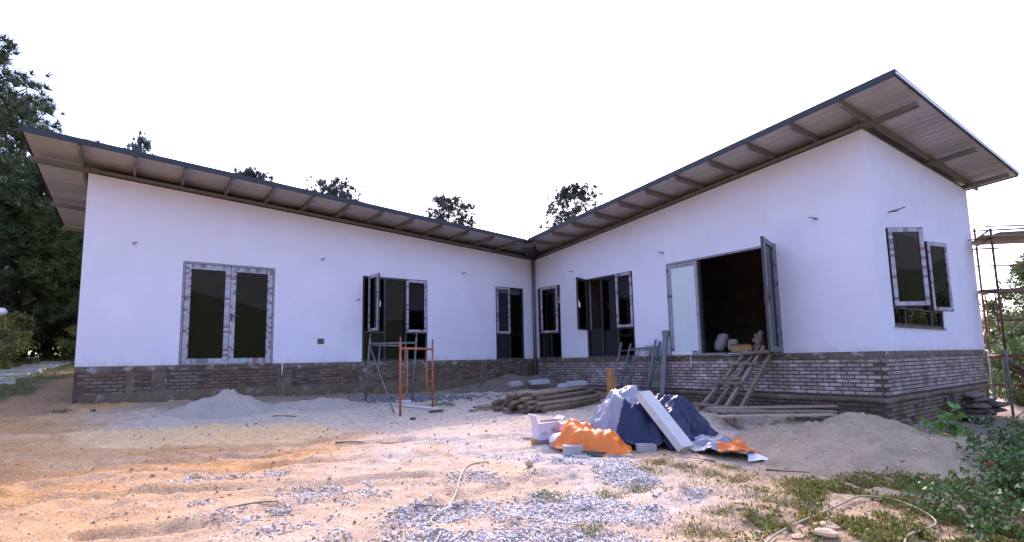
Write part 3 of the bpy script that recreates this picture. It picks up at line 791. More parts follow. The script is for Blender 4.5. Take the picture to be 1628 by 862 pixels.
# left wing: taped double door
t0, t1 = opL[0][:2]; tm = (t0 + t1) / 2
d = frame(WL, t0, t1, 0, HW, 'door'); tag(d, 'closed double glass door with taped frame')
mbf = MB(); rect_frame(mbf, WL, t0 + .012, t1 - .012, .004, HW - .012, .03, -.012, .006); hb(mbf, 'frame_film', M['film_plain'], d)
for a, b in ((t0 + FW + .006, tm - .006), (tm + .006, t1 - FW - .006)):
    sash(d, WL, a, b, .03, HW - FW - .008, -.05, .012, .105, 'film')
mb = MB(); WL.box(mb, tm - .055, tm - .02, .98, 1.16, .013, .03); WL.box(mb, tm - .16, tm - .03, 1.09, 1.115, .03, .055); hb(mb, 'handle', M['alu'], d)
mb = MB(); WL.box(mb, t0 - .02, t1 + .02, -.03, .002, -.1, .03); hb(mb, 'threshold', M['concrete'], d)
def bottom_panes(w, wall, t0, t1, ts, zc, cols):
    pass
# left wing: wide window with one sash swung open
t0, t1 = opL[1][:2]; a1, a2 = 4.62, 5.24
w = frame(WL, t0, t1, 0, HW, 'window', [(a1 - .025, a1 + .025, FW, HW - FW), (a2 - .025, a2 + .025, FW, HW - FW), (t0 + FW, a1 - .025, .76, .81), (a2 + .025, t1 - FW, .76, .81)])
pane(w, WL, a1 + .02, a2 - .02, FW - .01, HW - FW + .01, -.06); pane(w, WL, t0 + FW - .01, a1 - .02, FW - .01, .77, -.06); pane(w, WL, a2 + .02, t1 - FW + .01, FW - .01, .77, -.06)
sash(w, WL, t0 + .03, a1 - .005, .80, HW - .02, fw=.07, handle=a1 - .04)
S = swung(WL, 5.70, .0, math.radians(88), -1); sash(w, S, .0, .62, .80, HW - .02, fw=.07, handle=.58)
mb = MB(); WL.box(mb, t0 - .03, t1 + .03, -.03, .002, -.1, .035); hb(mb, 'sill', M['concrete'], w)
# left wing: narrow window
t0, t1 = opL[2][:2]; a1 = 1.02
w = frame(WL, t0, t1, 0, HW, 'window', [(a1 - .025, a1 + .025, FW, HW - FW), (a1 + .025, t1 - FW, .77, .82)])
pane(w, WL, t0 + FW - .01, a1 - .02, FW - .01, HW - FW + .01, -.06); pane(w, WL, a1 + .02, t1 - FW + .01, FW - .01, .78, -.06)
sash(w, WL, a1 + .0, t1 - .03, .81, HW - .02, fw=.065)
mb = MB(); WL.box(mb, t0 - .03, t1 + .03, -.03, .002, -.1, .035); hb(mb, 'sill', M['concrete'], w)
# right wing: narrow window, sash a little open
t0, t1 = opR[0][:2]; a1 = .40
w = frame(WR, t0, t1, 0, HW, 'window', [(a1 - .02, a1 + .02, FW, HW - FW), (a1 + .02, t1 - FW, .77, .82), (.76, .80, FW, .77)])
pane(w, WR, t0 + FW - .01, a1 - .015, FW - .01, HW - FW + .01, -.06); pane(w, WR, a1 + .015, t1 - FW + .01, FW - .01, .78, -.06)
S = swung(WR, t1 - .12, .0, math.radians(8), -1); sash(w, S, .0, .72, .81, HW - .02, fw=.07)
mb = MB(); WR.box(mb, t0 - .03, t1 + .03, -.03, .002, -.1, .035); hb(mb, 'sill', M['concrete'], w)
# right wing: wide window, left sash open
t0, t1 = opR[1][:2]; a1, a2 = 3.03, 3.62
w = frame(WR, t0, t1, 0, HW, 'window', [(a1 - .025, a1 + .025, FW, HW - FW), (a2 - .025, a2 + .025, FW, HW - FW), (t0 + FW, a1 - .025, .76, .81), (a2 + .025, t1 - FW, .76, .81)])
pane(w, WR, a1 + .02, a2 - .02, FW - .01, HW - FW + .01, -.06); pane(w, WR, t0 + FW - .01, a1 - .02, FW - .01, .77, -.06); pane(w, WR, a2 + .02, t1 - FW + .01, FW - .01, .77, -.06)
sash(w, WR, a2 + .0, t1 - .03, .80, HW - .02, fw=.07)
S = swung(WR, t0 + .03, .02, math.radians(70), 1); sash(w, S, .0, .6, .80, HW - .02, fw=.06, m='alu', handle=.56)
mb = MB(); WR.box(mb, t0 - .03, t1 + .03, -.03, .002, -.1, .035); hb(mb, 'sill', M['concrete'], w)
# right wing: terrace door, fixed pale leaf, open doorway and leaf folded out
t0, t1 = opR[2][:2]; a1 = 6.22
d = frame(WR, t0, t1, 0, HW, 'door', [(a1 - .03, a1 + .03, FW, HW - FW)]); tag(d, 'wide terrace door with one leaf swung open over a dark room')
mbf = MB(); rect_frame(mbf, WR, t0 + .012, t1 - .012, .004, HW - .012, .028, -.012, .006); hb(mbf, 'frame_film', M['film_plain'], d)
sash(d, WR, t0 + FW + .004, a1 - .01, .03, HW - FW - .006, -.05, .012, .075, 'film_plain', glass='frost')
mb = MB(); WR.box(mb, t0 + .06, a1 - .25, .01, .10, .014, .03); hb(mb, 'film_strip', M['white_plastic'], d)
S = swung(WR, t1 - .06, .01, math.radians(106), -1); sash(d, S, .0, .90, .03, HW - .01, -.03, .025, .10, 'leaf_film')
mb = MB(); S.box(mb, .83, .87, .95, 1.2, .026, .04); S.box(mb, .72, .87, 1.08, 1.105, .04, .07); S.box(mb, .83, .87, .95, 1.2, -.05, -.031); hb(mb, 'handle', M['alu'], d)
S2 = swung(WR, t1 - .03, .012, math.radians(118), -1)
mb = MB(); WR.box(mb, t0 - .02, t1 + .02, -.035, .002, -.12, .05); hb(mb, 'threshold', M['concrete'], d)
# right gable: window with two sashes swung out
t0, t1, z0, z1 = opE[0]; a1, a2 = 1.33, 2.86
w = frame(WE, t0, t1, z0, z1, 'window', [(a1 - .03, a1 + .03, z0 + FW, z1 - FW), (a2 - .03, a2 + .03, z0 + FW, z1 - FW), (t0 + FW, a1 - .03, .80, .85), (a2 + .03, t1 - FW, .80, .85), (a1 + .03, a2 - .03, .80, .84)])
pane(w, WE, a1 + .02, a2 - .02, .83, z1 - FW + .01, -.06); pane(w, WE, a1 + .02, a2 - .02, z0 + FW - .01, .81, -.06); pane(w, WE, t0 + FW - .01, a1 - .02, z0 + FW - .01, .81, -.06); pane(w, WE, a2 + .02, t1 - FW + .01, z0 + FW - .01, .81, -.06)
S = swung(WE, t0 + .03, .02, math.radians(36), 1); sash(w, S, .0, .66, .84, 2.32, fw=.075)
S = swung(WE, a2 + .02, .02, math.radians(14), 1); sash(w, S, .0, .68, .84, 2.32, fw=.075)
mb = MB(); WE.box(mb, t0 - .03, t1 + .03, z0 - .02, z0 + .002, -.1, .03); hb(mb, 'sill', M['concrete'], w)
# wire stubs, socket hole, short drain pipes
for wall, t, z, ln in ((WL, 10.89, 2.58, .08), (WL, 6.98, 2.62, .10), (WL, 2.78, 2.61, .08), (WL, 6.03, 1.63, .07), (WR, 1.89, 2.62, .06), (WR, 5.28, 2.60, .14), (WR, 8.97, 2.62, .18), (WE, .9, 2.67, .3), (WE, 6.2, 2.76, .45)):
    mb = MB(); p0 = wall.p(t, z, -.02); p1 = wall.p(t - .03, z + .01, ln * .6); p2 = wall.p(t - .08, z + .02, ln)
    mb.tube([p0, p1, p2], .011, 6); mb.tube([p0, p1 + (0, 0, -.03)], .008, 6); hb(mb, 'wire_stub', M['dark_chunk'])
mb = MB(); rect_frame(mb, WL, 6.86, 7.02, .46, .60, .025, -.03, .008); WL.box(mb, 6.885, 6.995, .485, .575, -.03, .001); hb(mb, 'socket_box', M['concrete'])
for wall, t in ((WL, 7.84), (WR, 5.92)):
    mb = MB(); mb.tube([wall.p(t, .02, .03), wall.p(t, -.3, .03)], .014, 8); hb(mb, 'drain_pipe', M['white_plastic'])

#@@PART2
# ------------------------------------------------------------------ vegetation builders
def rand_unit(n, r):
    v = r.normal(size=(n, 3)); return v / np.linalg.norm(v, axis=1)[:, None]
def leaf_quads(P, size, r, up=.0, aspect=.55, fold=.25):
    """folded leaf pairs at points P (n,3); returns V, F"""
    n = len(P); d = rand_unit(n, r); d[:, 2] += up; d /= np.linalg.norm(d, axis=1)[:, None]
    s = np.cross(d, rand_unit(n, r)); s /= np.linalg.norm(s, axis=1)[:, None] + 1e-9
    nn = np.cross(d, s)
    L = (size * r.uniform(.6, 1.3, n))[:, None]
    a = P; b = P + d * L; m1 = P + d * L * .45 + s * L * aspect * .5 + nn * L * fold * .4; m2 = P + d * L * .45 - s * L * aspect * .5 + nn * L * fold * .4
    V = np.stack([a, m1, b, m2], 1).reshape(-1, 3)
    F = np.arange(4 * n).reshape(n, 4)
    return V, F
def needle_tufts(P, D, r, n=14, ln=.3, wd=.03, spread=.75):
    """thin triangles radiating from points P along directions D"""
    m = len(P); P = np.repeat(P, n, 0); D = np.repeat(D, n, 0)
    d = D + rand_unit(m * n, r) * spread; d /= np.linalg.norm(d, axis=1)[:, None]
    s = np.cross(d, rand_unit(m * n, r)); s /= np.linalg.norm(s, axis=1)[:, None] + 1e-9
    L = (ln * r.uniform(.6, 1.2, m * n))[:, None]
    V = np.stack([P - s * wd / 2, P + s * wd / 2, P + d * L], 1).reshape(-1, 3)
    return V, np.arange(3 * m * n).reshape(-1, 3)
def pine_meshes(seed, H, crown0, W, whorls, tufts, needle=(.3, .035, 14), droop=.1, trunk_r=.16, lean=.02, round_top=True):
    r = np.random.default_rng(seed)
    mb = MB()
    pts = [np.array((lean * H * t * math.sin(seed) * t, lean * H * t * t * math.cos(seed), H * t)) for t in np.linspace(0, 1, 9)]
    mb.tube(pts, [trunk_r * (1 - .88 * t) + .015 for t in np.linspace(0, 1, 9)], 8)
    TP = []; TD = []
    for w in range(whorls):
        t = crown0 + (1 - crown0) * (w + r.uniform(-.3, .3)) / whorls; t = min(max(t, crown0), .98)
        k = (t - crown0) / (1 - crown0)
        prof = (math.sin(math.pi * min(1, .12 + k * .8)) ** .8 if round_top else (1 - k) ** .8 * .95 + .08)
        base = pts[0] * 0 + np.array([np.interp(t, np.linspace(0, 1, 9), [p[i] for p in pts]) for i in range(3)])
        nb = r.integers(3, 6); a0 = r.uniform(0, 6.28)
        for q in range(nb):
            a = a0 + q * 6.283 / nb + r.normal() * .35; Lb = W * prof * r.uniform(.55, 1.15)
            d = np.array((math.cos(a), math.sin(a), r.uniform(.05, .55) - droop))
            p1 = base + d * Lb * .5 + (0, 0, -.03 * Lb); p2 = base + d * Lb + (0, 0, (.12 - droop) * Lb)
            mb.tube([base, p1, p2], [.035 * (1 - k) + .018, .022, .008], 5)
            for _ in range(tufts):
                s = r.uniform(.35, 1.05) ** .7
                c = base + (p2 - base) * s + r.normal(size=3) * (.11 * Lb + .12) * np.array((1, 1, .7))
                if r.random() < .25: mb.tube([base + (p2 - base) * min(s, 1), c], [.012, .005], 4, False)
                TP.append(c); TD.append(np.array((d[0] * .5, d[1] * .5, .55)))
    for _ in range(tufts): TP.append(pts[-1] + r.normal(size=3) * .15); TD.append(np.array((0, 0, 1.)))
    V, F = needle_tufts(np.array(TP), np.array(TD), r, needle[2], needle[0], needle[1])
    bm_ = bpy.data.meshes.new('trunk'); bm_.from_pydata(mb.v, [], mb.f); bm_.polygons.foreach_set('use_smooth', mb.sm); bm_.update(); bm_.materials.append(M['bark'])
    return bm_, fast_mesh('crown', V, F)
def place_tree(name, tm, cm, x, y, sc_, rz, label, group, z=None, cmat=None, cat='tree'):
    e = empty(name, (x, y, (gz(x, y) if z is None else z) - .05), rz); e.scale = (sc_, sc_, sc_); tag(e, label, cat, group)
    for nm, me_ in (('trunk', tm), ('crown', cm)):
        o = bpy.data.objects.new(nm, me_); col.objects.link(o); o.parent = e
        if nm == 'crown' and len(me_.materials) == 0: me_.materials.append(cmat)
    return e
def leaf_tree_meshes(seed, H, crown0, W, blobs, leaves, size, m, trunk_r=.12, flat=1.0):
    r = np.random.default_rng(seed); mb = MB()
    top = np.array((r.normal() * .15 * H * .3, r.normal() * .1 * H * .3, H * .82))
    mb.tube([np.zeros(3), top * .35 + r.normal(size=3) * .06, top * .7 + r.normal(size=3) * .08, top], [trunk_r, trunk_r * .75, trunk_r * .45, .02], 7)
    P = []
    for b in range(blobs):
        k = r.random(); z = H * (crown0 + (1 - crown0) * k); a = r.uniform(0, 6.283)
        rr = W * math.sqrt(max(.05, 1 - (2 * k - .85) ** 2)) * math.sqrt(r.random())
        c = np.array((math.cos(a) * rr, math.sin(a) * rr, z)); base = top * min(.95, max(.25, (k * .6 + .2)))
        mb.tube([base, (base + c) / 2 + (0, 0, .06 * H * r.random()), c], [.035, .022, .006], 5, False)
        n = int(leaves / blobs * r.uniform(.5, 1.5)); rad = W * r.uniform(.16, .34)
        q = rand_unit(n, r) * (rad * r.random(n) ** .45)[:, None] * np.array((1, 1, .75 * flat)); P.append(c + q)
    V, F = leaf_quads(np.concatenate(P), size, r, .1)
    bm_ = bpy.data.meshes.new('trunk'); bm_.from_pydata(mb.v, [], mb.f); bm_.polygons.foreach_set('use_smooth', mb.sm); bm_.update(); bm_.materials.append(M['bark'])
    c = fast_mesh('crown', V, F); c.materials.append(m)
    return bm_, c

# pines showing above the roofs
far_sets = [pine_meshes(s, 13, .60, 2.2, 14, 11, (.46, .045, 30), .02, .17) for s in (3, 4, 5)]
for _, c in far_sets: c.materials.append(M['needles_hazy'])
DIST = [  # pixel x of the crown (photo), distance, top height, width factor -> world place
    (-33.3, 40.0, 17.2, .9, 0, 'pine top just clearing the far left of the roof ridge'),
    (-30.0, 41.0, 18.1, .40, 1, 'thin pine sprig poking above the left roof'),
    (-21.6, 42.0, 15.7, .9, 2, 'pine crown low over the left roof, leftmost of the middle three'),
    (-14.4, 42.0, 14.9, .9, 0, 'rounded pine crown over the middle of the left roof'),
    (-4.9, 42.0, 13.1, 1.05, 1, 'fullest pine crown over the left roof near the valley'),
    (-2.3, 46.0, 11.1, .5, 2, 'tiny pine tip beside the roof valley'),
    (5.4, 42.0, 13.8, 1.08, 2, 'tall pine crown behind the valley end of the right roof')]
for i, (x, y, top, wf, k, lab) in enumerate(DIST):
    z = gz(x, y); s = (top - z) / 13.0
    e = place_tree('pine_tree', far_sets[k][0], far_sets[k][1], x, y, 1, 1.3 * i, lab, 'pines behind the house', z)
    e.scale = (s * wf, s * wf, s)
# dark wood on the left
big = [pine_meshes(s, 12, .12, 2.7, 17, 15, (.46, .030, 34), .02, .2, .015, True) for s in (11, 12)]
for _, c in big: c.materials.append(M['needles'])
thick = [pine_meshes(s, 9, .05, 2.9, 22, 24, (.40, .065, 18), .2, .2, .01, True) for s in (21, 22)]
for _, c in thick: c.materials.append(M['needles_dark'])
place_tree('pine_tree', *big[0], -19.75, 18.6, .99, .3, 'tall pine at the left edge of the picture', 'pines in the dark wood')
place_tree('pine_tree', *big[1], -22.7, 23.5, .99, 2.0, 'pine behind the tall edge pine, its twigs beside the roof tip', 'pines in the dark wood')
for i, (x, y, s, lab) in enumerate([(-15.6, 20.0, .80, 'dense dark conifer closest to the left gable'), (-19.3, 20.6, .9, 'dense dark conifer in the middle of the left wood'),
        (-18.2, 25.5, 1.0, 'dense dark conifer standing back behind the left gable'), (-23.5, 23.5, .95, 'dense dark conifer cut by the left picture edge'),
        (-24.5, 30.5, 1.1, 'rearmost dense dark conifer of the left wood'), (-21.5, 28.0, .8, 'short dark conifer deep in the left wood')]):
    place_tree('conifer_tree', *thick[i % 2], x, y, s, i * 1.1, lab, 'conifers in the dark wood')
shr = [leaf_tree_meshes(s, 1.9, .1, 1.1, 34, 3600, .10, M['leaf_shrub'], .04) for s in (31, 32)]
for i, (x, y, s, lab) in enumerate([(-15.3, 15.6, .75, 'yellow-green shrub under the globe lamp'), (-16.6, 17.3, .9, 'olive shrub at the edge of the dark wood'), (-14.9, 18.4, .8, 'darker low shrub nearest the left gable'), (-18.6, 19.2, 1.0, 'tall olive shrub rearmost at the wood edge'), (-15.2, 22.5, 1.3, 'broad shrub closing the gap beside the left gable'), (-17.6, 21.6, 1.3, 'broad shrub deep in the shade of the wood'), (-18.9, 26.5, 1.9, 'big shrub furthest back beside the left gable'), (-23.0, 27.5, 2.0, 'big shrub behind the garden lamp'), (-20.6, 24.6, 1.7, 'big shrub between the dark conifers'), (-24.5, 33.0, 2.6, 'huge dim shrub at the very back of the wood, left'), (-21.5, 31.0, 2.6, 'huge dim shrub at the very back of the wood, right')]):
    place_tree('shrub', *shr[i % 2], x, y, s, i * 2.0, lab, 'shrubs by the wood', gz(x, y) - (.45 * (s - .9) if s > 1.2 else 0), cat='shrub')
dsh = leaf_tree_meshes(33, 1.9, .02, 1.3, 40, 4200, .12, M['leaf_tree'], .04)
# trees to the right
rt = [leaf_tree_meshes(s, 6.5, .12, 2.1, 46, 7000, .17, M['leaf_tree'], .1) for s in (41, 42)]
for i, (x, y, s, lab) in enumerate([(20.5, 20.4, .78, 'slender leafy tree nearest behind the rusty scaffold'), (24.8, 24.0, .95, 'taller leafy tree at the right picture edge'),
        (23.2, 22.0, .62, 'low leafy tree between the scaffold legs'), (27.5, 27.5, 1.0, 'rear leafy tree seen through the scaffold'), (18.6, 17.6, .36, 'small bush at the foot of the right gable'),
        (17.0, 13.2, .80, 'leafy tree mirrored in the left gable sash'), (20.5, 15.6, .95, 'leafy tree mirrored in the right gable sash'), (19.0, 11.0, .7, 'low leafy tree mirrored at the foot of the gable window'), (15.3, 11.6, .45, 'bush mirrored in the lower gable panes')]):
    place_tree('leafy_tree', *rt[i % 2], x, y, s, i * 1.7, lab, 'trees on the right')

for i, (x, y, s, lab) in enumerate([(15.2, 15.8, 1.0, 'dark shrub low behind the scaffold tower legs'), (16.9, 16.6, 1.2, 'wide dark shrub at the right edge behind the tower'), (18.6, 19.5, 1.5, 'tall dark shrub behind the scaffold tower')]):
    place_tree('garden_shrub', *dsh, x, y, s, i * 2.3, lab, 'shrubs behind the tower', cat='shrub')
# garden lamp
e = empty('garden_lamp', (-17.3, 17.6, gz(-17.3, 17.6))); tag(e, 'white globe garden lamp on a thin post before the dark wood', 'lamp')
b_ = e.location
mb = MB(); mb.tube([b_, b_ + Vector((0, 0, 1.55))], [.035, .03], 8); mb.tube([b_ + Vector((0, 0, 1.55)), b_ + Vector((0, 0, 1.62))], [.06, .07], 10); mb.build('post', M['alu'], e)
mb = MB(); V = []; n = 14; m = 9
for i in range(m + 1):
    for k in range(n):
        t = math.pi * i / m; a = 2 * math.pi * k / n
        V.append((b_.x + .15 * math.sin(t) * math.cos(a), b_.y + .15 * math.sin(t) * math.sin(a), b_.z + 1.76 + .15 * math.cos(t)))
mb.add(V, [(i * n + k, (i + 1) * n + k, (i + 1) * n + (k + 1) % n, i * n + (k + 1) % n) for i in range(m) for k in range(n)], 0, True); mb.build('globe', M['lamp_globe'], e)

# paver path over the lawn
path = empty('path', (-13.4, 14.5, gz(-13.4, 14.5))); tag(path, kind='structure')
pdir = np.array((-.52, .854)); pn = np.array((pdir[1], -pdir[0]))
for i in range(15):
    c = np.array((-12.25, 12.0)) + pdir * i * .62 + rng.normal(size=2) * .03
    mb = MB(); w, l = .50 + rng.normal() * .08, .10
    z = max(gz(*(c + pn * k * w + pdir * j * l)) for k in (-1, 1) for j in (-1, 1)) + .012
    t = rng.normal() * .05; dd = pdir * math.cos(t) + pn * math.sin(t); nn = pn * math.cos(t) - pdir * math.sin(t)
    mb.obox((*(c - dd * l - nn * w), z - .08), (*(dd * 2 * l), 0), (*(nn * 2 * w), 0), (0, 0, .085)); mb.build('paver', M['paver'], path)

# lawn blades, weeds, dry grass
def blades(name, P, ln, wd, m, r, lean=.6, label=None, cat=None):
    n = len(P); d = np.c_[r.normal(size=(n, 2)) * lean, np.ones(n)]; d /= np.linalg.norm(d, axis=1)[:, None]
    s = np.cross(d, rand_unit(n, r)); s /= np.linalg.norm(s, axis=1)[:, None]; L = (ln * r.uniform(.4, 1.3, n))[:, None]
    V = np.stack([P - s * wd / 2, P + s * wd / 2, P + d * L], 1).reshape(-1, 3)
    o = link_mesh(name, fast_mesh(name, V, np.arange(3 * n).reshape(-1, 3)), m); tag(o, label, cat, kind='stuff'); return o
r = np.random.default_rng(90)
n = 60000; x = r.uniform(-19, -8.6, n); y = r.uniform(8.8, 22, n)
k = ((-9.1 - (y - 9.5) * .60) - x + (fbm(x * 1.7, y * 1.7, 71, 4) - .5) * .7 > .15) & (fbm(x * 1.4, y * 1.4, 95, 3) > .36)
c_ = (np.c_[x, y] - np.array((-12.25, 12.0))); k &= (np.abs(c_ @ pn) > .55) | (((c_ @ pdir) % .62 > .16) & ((c_ @ pdir) % .62 < .46))
x, y = x[k], y[k]; blades('grass', np.c_[x, y, GZ(x, y) - .01], .075, .012, M['lawn'], r, .7, 'short lawn grass beside the left gable', 'grass')
# low weeds at the right front
n = 170000; x = r.uniform(1.2, 7.0, n); y = r.uniform(4.0, 7.0, n)
dens = sst(1.3, 3.4, x + (5 - y) * .55) * sst(6.35, 5.6, y - (x - 4) * .12) * sst(.42, .62, fbm(x * 1.5, y * 1.5, 101, 4)) * sst(.34, .56, fbm(x * 5, y * 5, 102, 3)) 
k = r.random(n) < np.clip(dens * 1.25, 0, 1); x, y = x[k], y[k]
P = np.c_[x, y, GZ(x, y) + r.uniform(-.005, .045, len(x)) * (fbm(x * 3, y * 3, 103, 2) + .3)]
V, F = leaf_quads(P, .036, r, .5, .6)
tag(link_mesh('weeds', fast_mesh('weeds', V, F), M['weed']), 'low green weeds covering the right foreground', 'weeds', kind='stuff')
n = 60000; x = r.uniform(.8, 6.5, n); y = r.uniform(4.0, 7.2, n)
dens = sst(.9, 2.2, x) * sst(.50, .62, fbm(x * 2.1, y * 2.1, 111, 4)) * (sst(6.9, 6.4, y) * .5)
k = r.random(n) < dens * .8; x, y = x[k], y[k]
blades('dry_grass', np.c_[x, y, GZ(x, y) - .005], .07, .006, M['dry_grass'], r, 1.1, 'thin dry grass over the right foreground', 'grass')
tc = [(-.0, 0)]
TU = [(1.75, 6.62), (2.05, 6.5), (2.3, 6.3), (1.55, 6.35), (2.6, 6.6), (2.5, 6.05), (.35, 5.35), (.95, 5.5), (1.9, 5.0), (2.1, 4.75), (1.5, 4.55), (2.5, 5.3), (1.3, 5.75), (.6, 4.5), (2.9, 5.75), (-1.75, 12.1), (-1.5, 12.0), (-8.2, 9.6)]
P = []
for cx_, cy_ in TU:
    q = r.normal(size=(260, 2)) * (.10, .08) + (cx_, cy_); P.append(q)
P = np.concatenate(P); blades('grass', np.c_[P, GZ(P[:, 0], P[:, 1]) - .005], .07, .008, M['weed'], r, .9, 'scattered grass tufts in the bare earth', 'grass')

# gravel
n = 260000; x = r.uniform(-4.8, 3.2, n); y = r.uniform(4.0, 7.6, n)
nz = fbm(x * 1.6, y * 1.6, 121, 4); nf = fbm(x * 5, y * 5, 123, 3)
def el(cx_, cy_, rx, ry, rot=0):
    c, s = math.cos(rot), math.sin(rot); u = ((x - cx_) * c + (y - cy_) * s) / rx; v = (-(x - cx_) * s + (y - cy_) * c) / ry
    return sst(1.25, .55, np.hypot(u, v) + (nz - .5) * .9)
dn = np.zeros(n)
for a in [(.95, 6.75, .55, .28, -.35), (1.28, 6.1, .32, .55, .1), (.55, 5.0, .75, .42, .2), (1.05, 5.0, .4, .35, 0), (.3, 4.35, .7, .25, 0), (-.75, 4.9, .6, .35, .3), (-.55, 4.35, .7, .2, 0)]:
    dn = np.maximum(dn, el(*a))
for a in [(-3.45, 5.85, .3, .14, .3), (-3.15, 5.15, .32, .12, .4), (-1.7, 5.7, .8, .3, .4), (-2.1, 5.0, .7, .3, .3), (-1.5, 4.5, .8, .3, 0), (-.3, 6.1, .6, .25, .3), (.1, 6.9, .5, .2, 0), (-2.9, 6.2, .5, .15, .3), (1.6, 5.6, .4, .3, 0)]:
    dn = np.maximum(dn, el(*a) * .38 * (nf > .48))
dn = np.maximum(dn * (.35 + 1.3 * np.clip(nf - .25, 0, 1)), .004)
k = r.random(n) < dn * .75; x, y = x[k], y[k]; n = len(x)
octv = np.array([(1, 0, 0), (-1, 0, 0), (0, 1, 0), (0, -1, 0), (0, 0, 1), (0, 0, -1)], float)
octf = np.array([(0, 2, 4), (2, 1, 4), (1, 3, 4), (3, 0, 4), (2, 0, 5), (1, 2, 5), (3, 1, 5), (0, 3, 5)])
sz = r.lognormal(math.log(.0098), .30, n)
R_ = np.linalg.qr(r.normal(size=(n, 3, 3)))[0]
V = octv[None] * r.uniform(.55, 1.35, (n, 6, 3)) + r.normal(size=(n, 6, 3)) * .18
V = np.einsum('nij,nkj->nki', R_, V) * sz[:, None, None]; V[:, :, 2] *= .8
V += np.c_[x, y, GZ(x, y) + sz * .45][:, None, :]
F = (octf[None] + (np.arange(n) * 6)[:, None, None]).reshape(-1, 3)
tag(link_mesh('gravel', fast_mesh('gravel', V.reshape(-1, 3), F), M['stone']), 'crushed grey gravel scattered over the yard', 'gravel', kind='stuff')
# gravel strip under the small scaffold, its shade painted into the stone colour
n = 1500; x = r.normal(-2.4, .8, n); y = 13.0 + (x + 2.4) * .35 + r.normal(0, .28, n); sz = r.lognormal(math.log(.022), .35, n)
V = (octv[None] * r.uniform(.55, 1.35, (n, 6, 3)) + r.normal(size=(n, 6, 3)) * .18) * sz[:, None, None] + np.c_[x, y, GZ(x, y) + sz * .4][:, None, :]
F = (octf[None] + (np.arange(n) * 6)[:, None, None]).reshape(-1, 3)
tag(link_mesh('gravel', fast_mesh('gravel', V.reshape(-1, 3), F), M['stone_shaded']), 'grey gravel strip along the left wing behind the small scaffold', 'gravel', kind='stuff')
n = 1900; x = r.uniform(-7, 6.5, n); y = r.uniform(4.2, 13.5, n); hx, hy = to_house(x, y); k = ((hx > .2) & (hy < -.2)); x, y = x[k], y[k]; n = len(x)
sz = np.minimum(r.lognormal(math.log(.011), .5, n), .022)
V = (octv[None] * r.uniform(.55, 1.35, (n, 6, 3)) + r.normal(size=(n, 6, 3)) * .18) * sz[:, None, None] + np.c_[x, y, GZ(x, y) + sz * .3][:, None, :]
F = (octf[None] + (np.arange(n) * 6)[:, None, None]).reshape(-1, 3)
tag(link_mesh('clods', fast_mesh('clods', V.reshape(-1, 3), F), M['stone_tan']), 'small brown clods strewn over the yard', 'clods', kind='stuff')

n = 500; x = r.normal(4.8, 1.0, n); y = r.normal(7.4, .75, n); hx, hy = to_house(x, y); k = (hy < -.3) & (y > 5.6); x, y = x[k], y[k]; n = len(x)
uu_ = ((x - 5.15) * math.cos(.4) + (y - 7.75) * math.sin(.4)) / 2.3; vv_ = (-(x - 5.15) * math.sin(.4) + (y - 7.75) * math.cos(.4)) / 1.75
sz = r.lognormal(math.log(.009), .45, n); z = GZ(x, y) + np.maximum(mound(uu_, vv_, x, y), 0)
V = (octv[None] * r.uniform(.55, 1.35, (n, 6, 3)) + r.normal(size=(n, 6, 3)) * .18) * sz[:, None, None] + np.c_[x, y, z + sz * .3][:, None, :]
F = (octf[None] + (np.arange(n) * 6)[:, None, None]).reshape(-1, 3)
tag(link_mesh('clods', fast_mesh('clods', V.reshape(-1, 3), F), M['stone_tan']), 'clods and grit strewn over the sand mound', 'clods', kind='stuff')
# ------------------------------------------------------------------ site things
def chunk(c, size, seed, flat=.6):
    """irregular stone mesh data"""
    r = np.random.default_rng(seed); V = []; n = 8; rings = [(-.9, .55), (-.35, 1.0), (.4, .92), (.95, .5)]
    sx, sy, sz = (size, size * r.uniform(.6, .9), size * flat) if np.isscalar(size) else size
    ph = r.uniform(0, 6.28)
    for z, rad in rings:
        for k in range(n):
            a = 2 * math.pi * k / n; q = rad * r.uniform(.75, 1.15)
            x_, y_ = q * math.cos(a) * sx, q * math.sin(a) * sy
            V.append((c[0] + x_ * math.cos(ph) - y_ * math.sin(ph), c[1] + x_ * math.sin(ph) + y_ * math.cos(ph), c[2] + z * sz * r.uniform(.8, 1.1)))
    F = [(i * n + k, i * n + (k + 1) % n, (i + 1) * n + (k + 1) % n, (i + 1) * n + k) for i in range(3) for k in range(n)]
    F += [tuple(range(n))[::-1], tuple(range(3 * n, 4 * n))]
    return V, F
def single(mb, name, m, org, label, cat, group=None): return tag(mb.build(name, m, None, org), label, cat, group)

